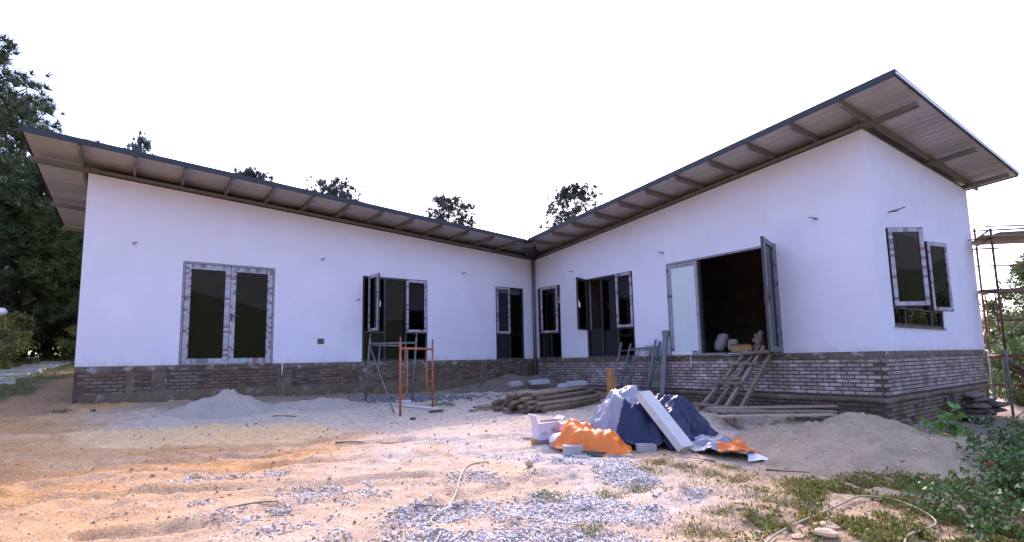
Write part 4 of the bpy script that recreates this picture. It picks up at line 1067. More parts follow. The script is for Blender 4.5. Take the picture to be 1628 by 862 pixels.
# walk-through scaffold frames
def scaffold_frame(p0, p1, H, m, name, label, group, lean=(0, 0), brace=None):
    p0 = np.array((*p0, gz(*p0) - .02)); p1 = np.array((*p1, gz(*p1) - .02))
    e = empty(name, tuple(p0)); tag(e, label, 'scaffold', group)
    d = p1 - p0; d[2] = 0; W = np.linalg.norm(d); u = d / W; L3 = np.array((lean[0], lean[1], 0.))
    top0 = p0 + L3 + (0, 0, H); top1 = p1 + L3 + (0, 0, H + (p0[2] - p1[2])); R0 = .024
    for a, b in ((p0, top0), (p1, top1)):
        mb = MB(); mb.tube([a, b], R0, 8); mb.tube([b, b + (b - a) / np.linalg.norm(b - a) * .10], R0 * .7, 8); mb.build('post', m, e)
    mb = MB(); mb.tube([top0 + (0, 0, -.13), top1 + (0, 0, -.13)], R0, 8); mb.build('top_bar', m, e)
    for t, s, h0 in ((p0, 1, top0), (p1, -1, top1)):
        mb = MB(); dn_ = (t - h0) / H
        a = h0 + u * s * .24 + dn_ * .13; b = h0 + u * s * .24 + dn_ * (H * .62); c = h0 + u * s * .20 + dn_ * (H * .72); e2 = h0 + dn_ * (H * .76)
        mb.tube([a, b, c, e2], R0 * .75, 7)
        for q in (.40, .58): mb.tube([h0 + dn_ * H * q, h0 + u * s * .24 + dn_ * H * q], R0 * .6, 6)
        mb.build('inner_leg', m, e)
    if brace is not None:
        mb = MB(); mb.tube([top0 + (0, 0, -.2), np.array(brace)], .014, 6); mb.build('brace', M['steel_grey'], e)
    return e
scaffold_frame((-2.28, 10.63), (-1.80, 11.75), 1.52, M['paint_orange'], 'walk_through_scaffold', 'orange walk-through scaffold frame standing before the left wing', 'small scaffold')
q = (-2.45, 10.85); scaffold_frame((-3.5, 12.5), (-2.42, 12.6), 1.5, M['paint_grey'], 'walk_through_scaffold', 'grey walk-through scaffold frame behind the orange one', 'small scaffold', (.12, -.1), (q[0], q[1], gz(*q) + .04))
mb = MB(); mb.tube([(-3.35, 12.38, .38), (-2.32, 10.70, .30)], .014, 6); single(mb, 'brace_tube', M['steel_grey'], (-3.35, 12.38, .38), 'thin grey tube laid across the tops of both small scaffold frames', 'tube')
p = (-2.9, 12.05); q = (-1.6, 11.3); mb = MB(); mb.tube([(*p, gz(*p) + .03), (*q, gz(*q) + .03)], .018, 7); single(mb, 'steel_tube', M['white_plastic'], (*p, gz(*p)), 'pale tube lying on the ground under the small scaffold', 'tube')

# frames leaning on the right wing
def lean_frame(b0, b1, wtop, zt, wbot, label, m, rungs=(.12, .48, .86), uprights=(.3,), skew=0.0):
    P = lambda b, z, w: np.array(hw(b, -w, z))
    zb0 = gz(*P(b0, 0, wbot)[:2]) + .02; zb1 = gz(*P(b1, 0, wbot)[:2]) + .02
    A, B, Cc, D = P(b0, zb0, wbot), P(b1, zb1, wbot), P(b1 + skew, zt, wtop), P(b0 + skew, zt - .02, wtop)
    e = empty('leaning_scaffold', tuple(A)); tag(e, label, 'scaffold', 'steel frames leaning on the right wing')
    for a, b in ((A, D), (B, Cc)):
        mb = MB(); mb.tube([a, b], .03, 8); mb.build('post', m, e)
    for k in rungs:
        mb = MB(); mb.tube([A + (D - A) * k, B + (Cc - B) * k], .018, 7); mb.build('rung', m, e)
    for k in uprights:
        mb = MB(); mb.tube([A + (B - A) * k + (D - A) * rungs[0], A + (B - A) * (k + .05) + (D - A) * rungs[-1]], .015, 7); mb.build('upright', m, e)
lean_frame(3.86, 5.0, .13, .40, .62, 'front grey steel frame leaning on the right wing wall', M['steel_grey'], (.10, .46, .84), (.42,))
lean_frame(4.0, 4.95, .06, .36, .48, 'second grey steel frame leaning close behind the front one', M['paint_grey'], (.2, .5, .9), (.3, .7), .12)
for i, (b, w, zt, lab) in enumerate([(5.08, .3, .33, 'thin grey tube leaning beside the steel frames, nearer to them'), (5.18, .34, .35, 'thin grey tube leaning between the frames and the dark post')]):
    A = np.array(hw(b, -.5, 0)); A[2] = gz(*A[:2]); B = np.array(hw(b + .1, -.06, zt)); mb = MB(); mb.tube([A, B], .02, 7); single(mb, 'steel_tube', M['paint_grey'], tuple(A), lab, 'tube', 'tubes leaning on the right wing')
A = np.array(hw(5.33, -.42, 0)); A[2] = gz(*A[:2]); B = np.array(hw(5.27, -.07, .62)); mb = MB(); mb.bar(A, B, .11, .07, (0.6, 0.8, 0)); mb.bar(B + (0, 0, -.12), B + (0, 0, -.0), .16, .10, (.6, .8, 0)); single(mb, 'prop_post', mat('prop', (.13, .145, .165), (.18, .19, .2), 5, .6), tuple(A), 'dark grey square post leaning left of the pale door leaf', 'post')
mb = MB(); A = np.array(hw(4.62, -.10, .02)); mb.obox(A, (.2, -.28, 0), (.02, .015, .0), (0, 0, .26)); single(mb, 'board_piece', M['block'], tuple(A), 'small pale board stuck behind the leaning steel frames', 'board')

# ladder-ramp up to the terrace door
lad = empty('ladder', hw(7.35, -1.3, gz(*hw(7.35, -1.3)[:2]))); tag(lad, 'rough wooden ladder ramp nailed from old boards up to the terrace door', 'ladder')
B0, B1 = np.array(hw(6.95, -1.42)), np.array(hw(7.75, -1.22)); T0_, T1_ = np.array(hw(7.38, -.10, .06)), np.array(hw(7.95, -.10, .08))
B0[2] = gz(*B0[:2]) + .02; B1[2] = gz(*B1[:2]) + .02
for k, off in ((.03, 0), (.35, .05), (.62, -.03), (.97, .04)):
    a = B0 + (B1 - B0) * k; b = T0_ + (T1_ - T0_) * (k + off); a[2] -= .02
    mb = MB(); mb.bar(a, b + (b - a) * (.02 + abs(off)), .055, .085, (0, -.3, 1)); mb.build('stringer', M['wood_dirty'], lad)
for t, x0, x1 in ((.06, -.12, .8), (.40, -.05, .78), (.47, .05, .6), (.72, -.08, .85), (.91, -.02, 1.05)):
    a = B0 + (T0_ - B0) * t; b = B1 + (T1_ - B1) * t; d_ = b - a; nrm = np.array((*(-UY * -1), 0)) * 0
    lift = np.array((-UY[0] * -.04, -UY[1] * -.04, .065)) * np.array((-1, -1, 1))
    mb = MB(); mb.bar(a + d_ * x0 + lift, a + d_ * x1 + lift + (0, 0, rng.normal() * .015), .10, .035, (0, -.5, 1)); mb.build('tread', M['wood_dirty'], lad)

# boards on bearers by the mound
for i, (x0, y0, x1, y1, zo, lab) in enumerate([(3.58, 9.75, 6.0, 9.95, .22, 'rearmost of three long boards lying by the sand mound'), (3.52, 9.45, 5.72, 9.5, .21, 'middle one of three long boards lying by the sand mound'), (3.4, 9.0, 5.45, 9.05, .20, 'front one of three long boards lying by the sand mound')]):
    z0 = gz(x0, y0) + zo; z1 = gz(x1, y1) + zo + .04; mb = MB(); mb.bar((x0, y0, z0), (x1, y1, z1), .16, .03); single(mb, 'long_board', M['wood_plank'], (x0, y0, z0), lab, 'board', 'long boards by the mound')
for i, (x, lab) in enumerate([(3.75, 'left short bearer beam under the long boards'), (5.2, 'right short bearer beam under the long boards')]):
    mb = MB(); z = gz(x, 9.4) + .085; mb.bar((x, 8.85, z), (x + .1, 10.0, z + .02), .10, .15); single(mb, 'bearer', M['wood_dirty'], (x, 9.4, z - .05), lab, 'beam', 'bearers')

# pile of poles
lu = np.array((.573, .82)); lv = np.array((-.82, .573)); S0 = np.array((.68, 10.62))
k = 0
for layer, (v0, v1, nn_) in enumerate(((0, 1.75, 17), (.06, 1.55, 15), (.15, 1.35, 12), (.28, 1.1, 9), (.42, .95, 5))):
    for i in range(nn_):
        v = v0 + (v1 - v0) * (i + .5) / nn_ + rng.normal() * .03; st = rng.normal() * .16 + (.0 if layer < 3 else .15); ln = rng.uniform(2.3, 2.9)
        r0 = rng.uniform(.028, .050); a = S0 + lv * v + lu * st; tw = rng.normal() * .075
        dd = lu * math.cos(tw) + lv * math.sin(tw); b = a + dd * ln
        za = -1.14 + .055 + layer * .078 + .04 * (v / 1.7); zb = gz(*b) * .3 + (-1.08) * .7 + .05 + layer * .07
        mid = (a + b) / 2 + lv * rng.normal() * .02
        mb = MB(); mb.tube([(*a, za), (*mid, (za + zb) / 2 + rng.normal() * .012), (*b, zb)], [r0, r0 * .93, r0 * .82], 9, True)
        mb.mi[-2:] = [1, 1]
        o = mb.build('wooden_pole', [M['wood_log'], M['wood_end']], None, (*a, za - r0)); tag(o, 'peeled wooden pole in the stack before the inner corner', 'pole', 'poles in the stack'); k += 1
for i, (x0, y0, x1, y1, r0, lab) in enumerate([(-.95, 11.1, -.25, 11.35, .022, 'thin stick left of the pole stack'), (.55, 14.4, 1.3, 13.6, .03, 'pale batten lying behind the pole stack')]):
    mb = MB(); mb.tube([(x0, y0, gz(x0, y0) + .03), (x1, y1, gz(x1, y1) + .05)], [r0, r0 * .7], 6); single(mb, 'stick', M['wood_log'], (x0, y0, gz(x0, y0)), lab, 'stick')
# slabs behind the poles
for i, (x, y, w, d_, rz, lab) in enumerate([(.75, 14.6, .55, .35, .2, 'grey concrete slab lying left in the inner corner'), (1.45, 14.0, .6, .4, -.2, 'lower grey slab of the pair behind the poles'), (1.75, 14.05, .5, .35, .25, 'upper grey slab resting askew behind the poles'), (.1, 14.3, .35, .2, .5, 'broken grey slab piece on the dark earth')]):
    z = gz(x, y) + (.12 if i == 2 else .06) + .1; c, s = math.cos(rz), math.sin(rz); mb = MB()
    mb.obox((x - w / 2 * c, y - w / 2 * s, z), (w * c, w * s, .03), (-d_ * s, d_ * c, .05), (0, 0, .07)); single(mb, 'concrete_slab', M['block'], (x, y, z), lab, 'slab')
# orange timber stake
mb = MB(); z = gz(1.98, 10.9); mb.bar((1.98, 10.9, z - .05), (2.0, 10.92, z + .86), .13, .05, (.8, .6, 0)); mb.bar((2.06, 10.9, z - .05), (2.07, 10.92, z + .70), .05, .09, (.8, .6, 0)); single(mb, 'timber_stake', M['wood_orange'], (1.98, 10.9, z), 'orange-brown upright timber stub between poles and tarpaulins', 'stake')

# tarpaulin heap --------------------------------------------------------
def cloth(name, cx_, cy_, rx, ry, rot, H, seed, m, label, plateau=.35, fold=.10, crease=.05, keep=None, lift=0.0, step=.022, lumps=(), hem=None):
    c, s = math.cos(rot), math.sin(rot)
    uu = np.arange(-1.2 * rx, 1.2 * rx, step); vv = np.arange(-1.2 * ry, 1.2 * ry, step); U, W_ = np.meshgrid(uu, vv)
    x = cx_ + U * c - W_ * s; y = cy_ + U * s + W_ * c; u, v = U / rx, W_ / ry
    th = np.arctan2(v, u); rr = np.hypot(u, v) + (fbm(np.cos(th) * 1.6 + seed, np.sin(th) * 1.6, seed, 3) - .5) * .42
    k = 1 - sst(plateau, 1.0, rr)
    wv = (fbm(x * 1.4, y * 1.4, seed + 2, 3) - .5) * 3
    def ridge(n_, p): return np.clip(1 - np.abs(2 * n_ - 1), 0, 1) ** p
    f1 = .5 + .5 * np.sin(th * 7 + rr * 2.0 + wv * 1.6)
    cr, sr = math.cos(seed), math.sin(seed)
    f2 = ridge(vnoise((x * cr + y * sr) * 3.6 + fbm(x * 2, y * 2, seed + 8, 2), (-x * sr + y * cr) * 1.5, seed + 4), 1.15)
    f3 = ridge(vnoise((x * sr - y * cr) * 7 + fbm(x * 3, y * 3, seed + 9, 2) * 2, (x * cr + y * sr) * 3.4, seed + 6), 1.1)
    h = H * k + fold * (f1 - .5) * np.clip(rr - .2, 0, 1) * sst(1.1, .8, rr) + crease * (f2 - .3) + crease * .55 * (f3 - .4) + crease * .22 * (ridge(vnoise(x * 15 + y * 6, y * 13 - x * 4, seed + 12), 1.1) - .4) + (fbm(x * 14, y * 14, seed + 10, 2) - .5) * .012
    for lx, ly, lr, lh in lumps: h = h + lh * np.exp(-(((x - lx) / lr) ** 2 + ((y - ly) / lr) ** 2))
    g = G0(x, y); z = np.maximum(g + h + lift, g + .012 + .02 * f2 + lift)
    ok = rr < 1.0
    if keep is not None: ok &= keep(x, y, rr, th)
    I = np.arange(U.size).reshape(U.shape); q = np.stack([I[:-1, :-1], I[:-1, 1:], I[1:, 1:], I[1:, :-1]], -1).reshape(-1, 4)
    q = q[ok.ravel()[q].all(1)]; used = np.unique(q); mp = np.zeros(U.size, int); mp[used] = np.arange(len(used))
    base = np.array((cx_, cy_, float(G0(np.array([cx_]), np.array([cy_]))[0])))
    me = fast_mesh(name, np.c_[x.ravel(), y.ravel(), z.ravel()][used] - base, mp[q], True)
    o = link_mesh(name, me, m, None, tuple(base)); tag(o, label, 'tarpaulin')
    md = o.modifiers.new('thick', 'SOLIDIFY'); md.thickness = .004; md.offset = 1
    return o
HB = .44
LUMP = [(1.85, 8.2, .42, .20), (1.4, 8.05, .3, .10), (2.45, 7.9, .25, .10), (1.75, 7.6, .2, .10), (2.2, 7.65, .16, .07)]
cloth('tarpaulin', 1.97, 8.05, 1.0, .80, -.08, HB, 205, M['blue_tarp'], 'dark blue tarpaulin draped over the heap before the right wing', .50, .15, .17, lumps=LUMP)
cloth('tarpaulin', 1.97, 8.05, 1.0, .80, -.08, HB, 205, M['silver_tarp'], 'silvery grey sheet over the upper left of the blue tarpaulin', .50, .15, .17, lift=.014, lumps=LUMP,
      keep=lambda x, y, rr, th: ((x - 1.75) * .75 - (y - 7.95) * .62 < -.02 + .16 * np.sin(y * 5)) & (rr < .93))
cloth('tarpaulin', 1.06, 7.44, .60, .36, -.35, .21, 231, M['orange_tarp'], 'crumpled bright orange tarpaulin in front of the blue one', .45, .10, .085, lumps=[(.85, 7.62, .2, .14), (1.2, 7.42, .12, .05)])
cloth('tarpaulin', 2.78, 7.35, .52, .42, -.5, .09, 251, M['slate_tarp'], 'grey-blue tarpaulin tail spread out at the right end of the heap', .2, .10, .13)
cloth('tarpaulin', 2.78, 7.35, .52, .42, -.5, .09, 251, M['orange_tarp'], 'orange hem folded along the edge of the tarpaulin tail', .2, .10, .13, lift=.012,
      keep=lambda x, y, rr, th: ((x - 2.72) * .93 - (y - 7.05) * .30 > -.06) & (rr > .3))
# pale panel leaning on the heap
A = np.array((2.24, 7.16, gz(2.24, 7.16) + .01)); B = np.array((1.82, 7.62, -.60)); d_ = B - A
sx = np.cross(d_, (0, 0, 1)); sx = sx / np.linalg.norm(sx); up_ = np.cross(sx, d_); up_ = up_ / np.linalg.norm(up_)
mb = MB(); mb.obox(A - sx * .14 + up_ * .02, d_ * 1.02, sx * .28, up_ * .10); single(mb, 'insulation_panel', M['foam'], tuple(A), 'long pale grey panel leaning on the tarpaulin heap', 'panel')
# bags and carton
def sack(loc, L, W, H, rz, seed, m, name, label, cat='sack', tilt=0.0, group=None):
    r = np.random.default_rng(seed); nu, nv = 14, 10; V = []
    c, s = math.cos(rz), math.sin(rz)
    for i in range(nu + 1):
        a = -1 + 2 * i / nu; e = (1 - abs(a) ** 3.2) ** .5 if abs(a) < 1 else 0
        for k in range(nv):
            t = 2 * math.pi * k / nv; w = (.35 + .65 * e) * W / 2; h = (.08 + .92 * e) * H / 2
            q = 1 + r.normal() * .06
            px, py, pz = a * L / 2, math.copysign(abs(math.cos(t)) ** .7, math.cos(t)) * w * q, H / 2 + math.copysign(abs(math.sin(t)) ** .8, math.sin(t)) * h * q
            px, pz = px * math.cos(tilt) - (pz - H / 2) * math.sin(tilt), px * math.sin(tilt) + (pz - H / 2) * math.cos(tilt) + H / 2 + abs(math.sin(tilt)) * L / 2 * .9
            V.append((loc[0] + px * c - py * s, loc[1] + px * s + py * c, loc[2] + pz))
    F = [(i * nv + k, i * nv + (k + 1) % nv, (i + 1) * nv + (k + 1) % nv, (i + 1) * nv + k) for i in range(nu) for k in range(nv)] + [tuple(range(nv))[::-1], tuple(range(nu * nv, (nu + 1) * nv))]
    F = [f[::-1] for f in F]
    mb = MB(); mb.add(V, F, 0, True); return single(mb, name, m, loc, label, cat, group)
sack((.70, 7.62, gz(.70, 7.62) - .01), .42, .30, .24, .5, 3, M['white_plastic'], 'plastic_sack', 'bulging white plastic sack between carton and orange tarpaulin')
sack((.86, 7.50, gz(.86, 7.5) - .01), .32, .26, .20, -.3, 4, M['blue_tarp'], 'plastic_sack', 'small dark blue bag under the left tip of the orange tarpaulin', 'bag')
sack((.78, 7.95, gz(.78, 7.95) + .15), .40, .28, .18, .2, 5, mat('printed_sack', (.70, .66, .66), (.55, .25, .22), 9, .6, sharp=.15), 'printed_sack', 'white sack with reddish print behind the orange tarpaulin')
bx_ = empty('carton_box', (.47, 8.0, gz(.47, 8.0)), .35); tag(bx_, 'white and lilac open carton box left of the tarpaulins', 'box')
mb = MB(); mb.obox((-.17, -.13, .0), (.34, 0, .02), (0, .26, 0), (-.01, 0, .29)); mb.build('body', M['lilac_card'], bx_, local=True)
mb = MB(); mb.obox((-.172, -.134, -.003), (.345, 0, .02), (0, .268, 0), (0, 0, .055)); mb.build('tape_band', M['tape_purple'], bx_, local=True)
mb = MB(); mb.obox((-.178, -.13, .292), (0, .26, 0), (.01, 0, .006), (-.05, 0, .12)); mb.build('flap', M['lilac_card'], bx_, local=True)
mb = MB(); mb.obox((.16, -.13, .30), (0, .26, 0), (.01, 0, .006), (.09, 0, .07)); mb.build('flap', M['lilac_card'], bx_, local=True)
mb = MB(); mb.obox((-.17, -.132, .302), (.33, 0, .01), (0, .006, .004), (0, -.10, .05)); mb.build('flap', M['lilac_card'], bx_, local=True)
mb = MB(); mb.obox((-.13, -.1335, .12), (.10, 0, .004), (0, .002, 0), (0, 0, .05)); mb.obox((.03, -.1335, .16), (.05, 0, .002), (0, .002, 0), (0, 0, .07)); mb.build('print', M['card_print'], bx_, local=True)
# blocks and offcuts before the heap
for i, (x, y, L_, W_, H_, rz, m, nm, lab, cat) in enumerate([
    (.78, 7.22, .26, .16, .12, .05, 'block', 'concrete_block', 'pale grey block at the front left of the heap', 'block'),
    (1.07, 7.16, .32, .14, .09, -.1, 'board_green', 'board_offcut', 'dark green board end in front of the orange tarpaulin', 'board'),
    (1.38, 7.08, .34, .12, .05, -.15, 'block', 'board_offcut', 'flat grey offcut beside the dark green board', 'board'),
    (1.78, 7.28, .26, .14, .10, .0, 'block', 'concrete_block', 'grey block under the foot of the pale panel', 'block'),
    (.30, 7.30 + .55, .10, .08, .08, .3, 'carton', 'wood_block', 'small brown wood block before the carton', 'block'),
    (.18, 8.25, .32, .05, .03, .05, 'wood_plank', 'board_offcut', 'short lath left of the carton, front one', 'board'),
    (.25, 8.5, .25, .06, .035, .1, 'wood_plank', 'board_offcut', 'short lath left of the carton, rear one', 'board'),
    (.17, 6.45, .11, .09, .08, .4, 'stone_tan', 'brick_fragment', 'small brownish block on the bare earth near the gravel', 'block'),
    (2.35, 6.92, .40, .05, .02, -.35, 'wood_plank', 'board_offcut', 'thin pale lath by the tarpaulin tail', 'board'),
    (3.05, 9.7, .14, .10, .08, .3, 'orange_tarp', 'plastic_tub', 'small orange-red tub behind the long boards', 'tub'),
    (-1.62, 11.05, .30, .12, .04, .2, 'dark_chunk', 'board_offcut', 'dark offcut beside the orange scaffold foot', 'board'),
    (-1.95, 10.2, .14, .10, .06, .5, 'dark_chunk', 'stone', 'dark lump before the orange scaffold foot', 'stone'),
    (-4.35, 10.1, .42, .10, .04, .1, 'dark_chunk', 'board_offcut', 'dark board lying before the low grey sand heap', 'board'),
    (-2.6, 12.5, .35, .16, .05, .0, 'white_plastic', 'board_offcut', 'pale slab lying under the grey scaffold frame', 'board')]):
    z = gz(x, y); c, s = math.cos(rz), math.sin(rz); mb = MB(); t_ = rng.normal() * .03
    if nm in ('stone', 'brick_fragment'):
        V, F = chunk((x, y, z + H_ * .4), (L_ / 2, W_ / 2, H_ / 2), 300 + i); mb.add(V, F)
    else: mb.obox((x - L_ / 2 * c + W_ / 2 * s, y - L_ / 2 * s - W_ / 2 * c, z - .004), (L_ * c, L_ * s, t_ * L_), (-W_ * s, W_ * c, 0), (0, 0, H_))
    single(mb, nm, M[m], (x, y, z), lab, cat)
# crumpled sheet of paper by the mound
pc = (3.15, 6.95); mb = MB(); z = gz(*pc) + .05
V = [(pc[0] + a, pc[1] + b, max(gz(pc[0] + a, pc[1] + b), z - .05) + .01 + h) for a, b, h in ((-.16, -.06, .0), (.0, -.1, .03), (.16, -.04, .0), (-.1, .08, .05), (.03, .1, .07), (.14, .07, .02))]
mb.add(V, [(0, 1, 4, 3), (1, 2, 5, 4)]); o = single(mb, 'paper_sheet', M['paper'], (*pc, z), 'crumpled white paper on the sand mound slope', 'paper'); o.modifiers.new('t', 'SOLIDIFY').thickness = .004
# hoses
def ground_line(pts, lift=.015):
    out = []
    P = [np.array(p, float) for p in pts]
    for i in range(len(P) - 1):
        p0, p1, p2, p3 = P[max(i - 1, 0)], P[i], P[i + 1], P[min(i + 2, len(P) - 1)]
        for t in np.linspace(0, 1, 9)[:-1]:
            q = .5 * (2 * p1 + (p2 - p0) * t + (2 * p0 - 5 * p1 + 4 * p2 - p3) * t * t + (3 * p1 - p0 - 3 * p2 + p3) * t ** 3)
            out.append((q[0], q[1], gz(q[0], q[1]) + lift))
    out.append((P[-1][0], P[-1][1], gz(*P[-1][:2]) + lift))
    zz = np.array([q[2] for q in out]); k_ = np.ones(9) / 9; zs_ = np.convolve(np.pad(zz, 4, mode='edge'), k_, 'valid'); zs_ = np.maximum(zs_, zz - lift * .7)
    zs_ = np.convolve(np.pad(zs_, 2, mode='edge'), np.ones(5) / 5, 'valid')
    return [(q[0], q[1], float(z)) for q, z in zip(out, zs_)]
L_ = ground_line([(-.35, 6.75), (-.57, 6.55), (-.62, 6.0), (-.60, 5.5), (-.66, 5.05), (-.75, 4.75), (-.62, 4.45), (-.7, 4.1), (-.9, 3.4)], .012)
mb = MB(); mb.tube(L_, .0085, 7); single(mb, 'hose', M['hose'], L_[0], 'thin cream hose winding across the gravel foreground', 'hose')
L_ = ground_line([(1.75, 4.0), (2.03, 4.33), (2.38, 4.65), (2.72, 4.88), (3.05, 5.08), (3.38, 5.28), (3.62, 5.16), (3.66, 4.85), (3.50, 4.55), (3.12, 4.34), (2.9, 4.1)], .035)
mb = MB(); mb.tube(L_, .0095, 7); single(mb, 'hose', M['pipe_green'], L_[0], 'pale grey-green hose looping through the weeds', 'hose')
# stones on the right front, twigs and clods that stand out
for i, (x, y, s, m, lab) in enumerate([(2.28, 4.42, .075, 'stone_tan', 'pale tan stone at the bottom edge by the hose end'), (2.48, 4.38, .10, 'stone_tan', 'largest flat tan stone among the front weeds'), (2.62, 4.6, .11, 'stone_tan', 'long tan stone behind the largest flat one'),
        (2.05, 4.95, .05, 'stone_tan', 'small tan stone left of the hose'), (2.1, 5.15, .05, 'stone_tan', 'small brown stone at the weed edge'), (3.55, 7.0, .045, 'brick_orange', 'small reddish lump on the sand mound'),
        (-6.9, 8.6, .05, 'block', 'grey stone at the left end of the yellow sand'), (-7.6, 9.6, .05, 'block', 'grey stone by the left corner of the house'), (-7.9, 9.95, .06, 'dark_chunk', 'dark stone under the left house corner')]):
    V, F = chunk((x, y, gz(x, y) + s * .12), s, 400 + i, .32); mb = MB(); mb.add(V, F, 0, False); single(mb, 'stone', M[m], (x, y, gz(x, y)), lab, 'stone')
for i, (x0, y0, x1, y1, lab) in enumerate([(-1.95, 7.75, -1.3, 8.05, 'orange-brown strip of root on the rut edge'), (-.55, 5.02, -1.0, 5.1, 'dark twig beside the cream hose'), (-2.75, 5.0, -2.3, 5.25, 'brown twig in the orange earth'), (-2.6, 7.75, -2.2, 7.85, 'short dark twig on the rut edge'), (3.05, 6.55, 3.5, 6.4, 'dark twig at the foot of the mound')]):
    L_ = ground_line([(x0, y0), ((x0 + x1) / 2, (y0 + y1) / 2 + .05), (x1, y1)], .012); mb = MB(); mb.tube(L_, [.012 * (1 - .6 * k / len(L_)) for k in range(len(L_))], 6); single(mb, 'twig', M['wood_orange'] if i == 0 else M['wood_dirty'], L_[0], lab, 'twig')

# things in the open doorway
P = lambda b, w, z=0.0: hw(b, w, z)
sack(P(6.46, .42, -.006), .46, .30, .22, .3, 11, M['dusty_sack'], 'cement_sack', 'slumped white cement sack left in the open doorway', tilt=1.1)
sack(P(6.76, .42, -.006), .30, .24, .18, 1.0, 12, M['dusty_sack'], 'cement_sack', 'smaller white sack right of the slumped one in the doorway', tilt=1.2)
o_ = empty('carton_box', P(7.1, .30, -.006), A_R); tag(o_, 'brown carton box on the doorway floor', 'box')
mb = MB(); mb.box(-.24, .24, -.15, .15, 0, .20); mb.build('body', M['carton'], o_, local=True)
mb = MB(); mb.obox((-.24, -.152, .2), (.48, 0, 0), (0, .004, 0), (0, -.05, .03)); mb.build('flap', M['carton'], o_, local=True)
mb = MB(); c_ = np.array(P(7.42, .35, -.006)); 
for a, b in (((0, 0, 0), (-.05, .02, .45)), ((.12, .05, 0), (.02, .05, .42)), ((-.12, 0, 0), (.06, .0, .5)), ((-.1, .1, .3), (.1, .05, .34))): mb.bar(c_ + a, c_ + b, .07, .05, (0, 1, .1))
single(mb, 'timber_scraps', M['wood_dirty'], tuple(c_), 'grey timber scraps stacked upright in the doorway above the ladder', 'timber')
V, F = chunk((c_[0] + .28, c_[1] - .22, .11), (.16, .13, .13), 77); mb = MB(); mb.add(V, F, 0, True); single(mb, 'dark_bag', M['alu'], (c_[0] + .28, c_[1] - .22, 0), 'black bag in the doorway beside the swung leaf', 'bag')

# tall scaffold behind the right gable
sf = empty('scaffold_tower', (11.9, 12.9, gz(11.9, 12.9))); tag(sf, 'rusty tube scaffold tower with plank decks beyond the right gable', 'scaffold')
nA, fA = np.array((11.75, 12.55)), np.array((12.35, 13.65)); sdv = np.array((1.85, -.15))
gb = gz(11.9, 12.9)
for base, off in ((nA, 0), (fA, 0), (nA, 1), (fA, 1)):
    p_ = base + sdv * off
    for z0, z1, m in ((gb - .1, .0, 'paint_grey'), (.0, 1.5, 'rust'), (1.5, 3.22 if base is fA else 2.95, 'rust')):
        mb = MB(); mb.tube([(*p_, z0), (*p_, z1)], .026, 8); mb.build('post', M[m], sf)
for z, m in ((-.15, 'rust'), (1.42, 'rust'), (2.72, 'rust'), (2.92, 'rust')):
    for off in (0, 1):
        mb = MB(); mb.tube([(*(nA + sdv * off), z), (*(fA + sdv * off), z)], .022, 7); mb.build('transom', M[m], sf)
for z, who in ((3.14, fA), (2.9, nA), (-.15, nA), (-.2, fA), (1.35, nA)):
    mb = MB(); mb.tube([(*(who - sdv * .03), z), (*(who + sdv * 1.05), z + .03)], .02, 7); mb.build('ledger', M['rust'], sf)
for a, b, z0, z1 in ((nA, nA + sdv, gb, -.2), (nA + sdv, nA, gb, -.2), (fA, fA + sdv, .0, 1.4), (nA, nA + sdv, 1.5, 2.7)):
    mb = MB(); mb.tube([(*a, z0), (*b, z1)], .012, 6); mb.build('brace', M['paint_grey'], sf)
for base, h0 in ((nA, gb), (nA, .0), (fA, .0)):
    u_ = (fA - nA) / np.linalg.norm(fA - nA) * (1 if base is nA else -1)
    mb = MB(); mb.tube([(*(base + u_ * .25), h0 + 1.4), (*(base + u_ * .25), h0 + .5), (*(base + u_ * .18), h0 + .38), (*base, h0 + .34)], .016, 6); mb.build('inner_leg', M['paint_grey'] if h0 < 0 else M['rust'], sf)
for z, ks in ((2.76, (0, .24, .5, .78)), (1.47, (.35, .6, .85))):
    for kk in ks:
        a = nA + (fA - nA) * (kk + .06); mb = MB(); mb.bar((*(a - sdv * .12), z), (*(a + sdv * 1.1), z + .02), .2, .045); mb.build('plank', M['wood_dirty'], sf)
for z, w_ in ((3.0, nA), (2.2, fA), (.75, fA), (.7, nA), (-.9, fA)):
    mb = MB(); mb.tube([(*(w_ - sdv * .05), z), (*(w_ + sdv * 1.05), z - .02)], .018, 7); mb.build('ledger', M['rust'], sf)
for kk in (.1, .5, .9):
    a = nA + (fA - nA) * kk; mb = MB(); mb.bar((*(a + sdv * .1), 2.83), (*(a + sdv * 1.2), 2.86), .22, .05); mb.build('plank', M['wood_dirty'], sf)
mb = MB(); mb.tube([(*(fA - np.array((.7, .1))), 2.62), (*(fA + sdv * .3), 2.66)], .022, 7); mb.build('transom', M['rust'], sf)
# rubble stacked by the gable
rb = empty('rubble_stack', (9.55, 10.95, gz(9.55, 10.95))); tag(rb, 'stack of dark broken slabs against the foot of the right gable', 'rubble')
for i in range(17):
    t = i % 3; lv_ = i // 3; x = 9.32 + t * .26 + rng.normal() * .07; y = 10.75 + t * .20 + rng.normal() * .07
    V, F = chunk((x, y, gz(9.55, 10.95) + .06 + lv_ * .105), (.24, .17, .06), 500 + i, .4); mb = MB(); mb.add(V, F); mb.build('slab_piece', M['dark_chunk'], rb)
bs = empty('brick_stack', (12.2, 12.05, gz(12.2, 12.05))); tag(bs, 'small stack of new orange bricks at the right picture edge', 'bricks')
for lv_ in range(7):
    for i in range(3):
        z = bs.location.z + lv_ * .068; x = 12.05 + i * .12 + rng.normal() * .006; y = 12.05 - i * .08
        mb = MB(); mb.obox((x, y, z), (.10, -.07, 0), (.12, .17, 0), (0, 0, .06)); mb.build('brick', M['brick_orange'], bs)
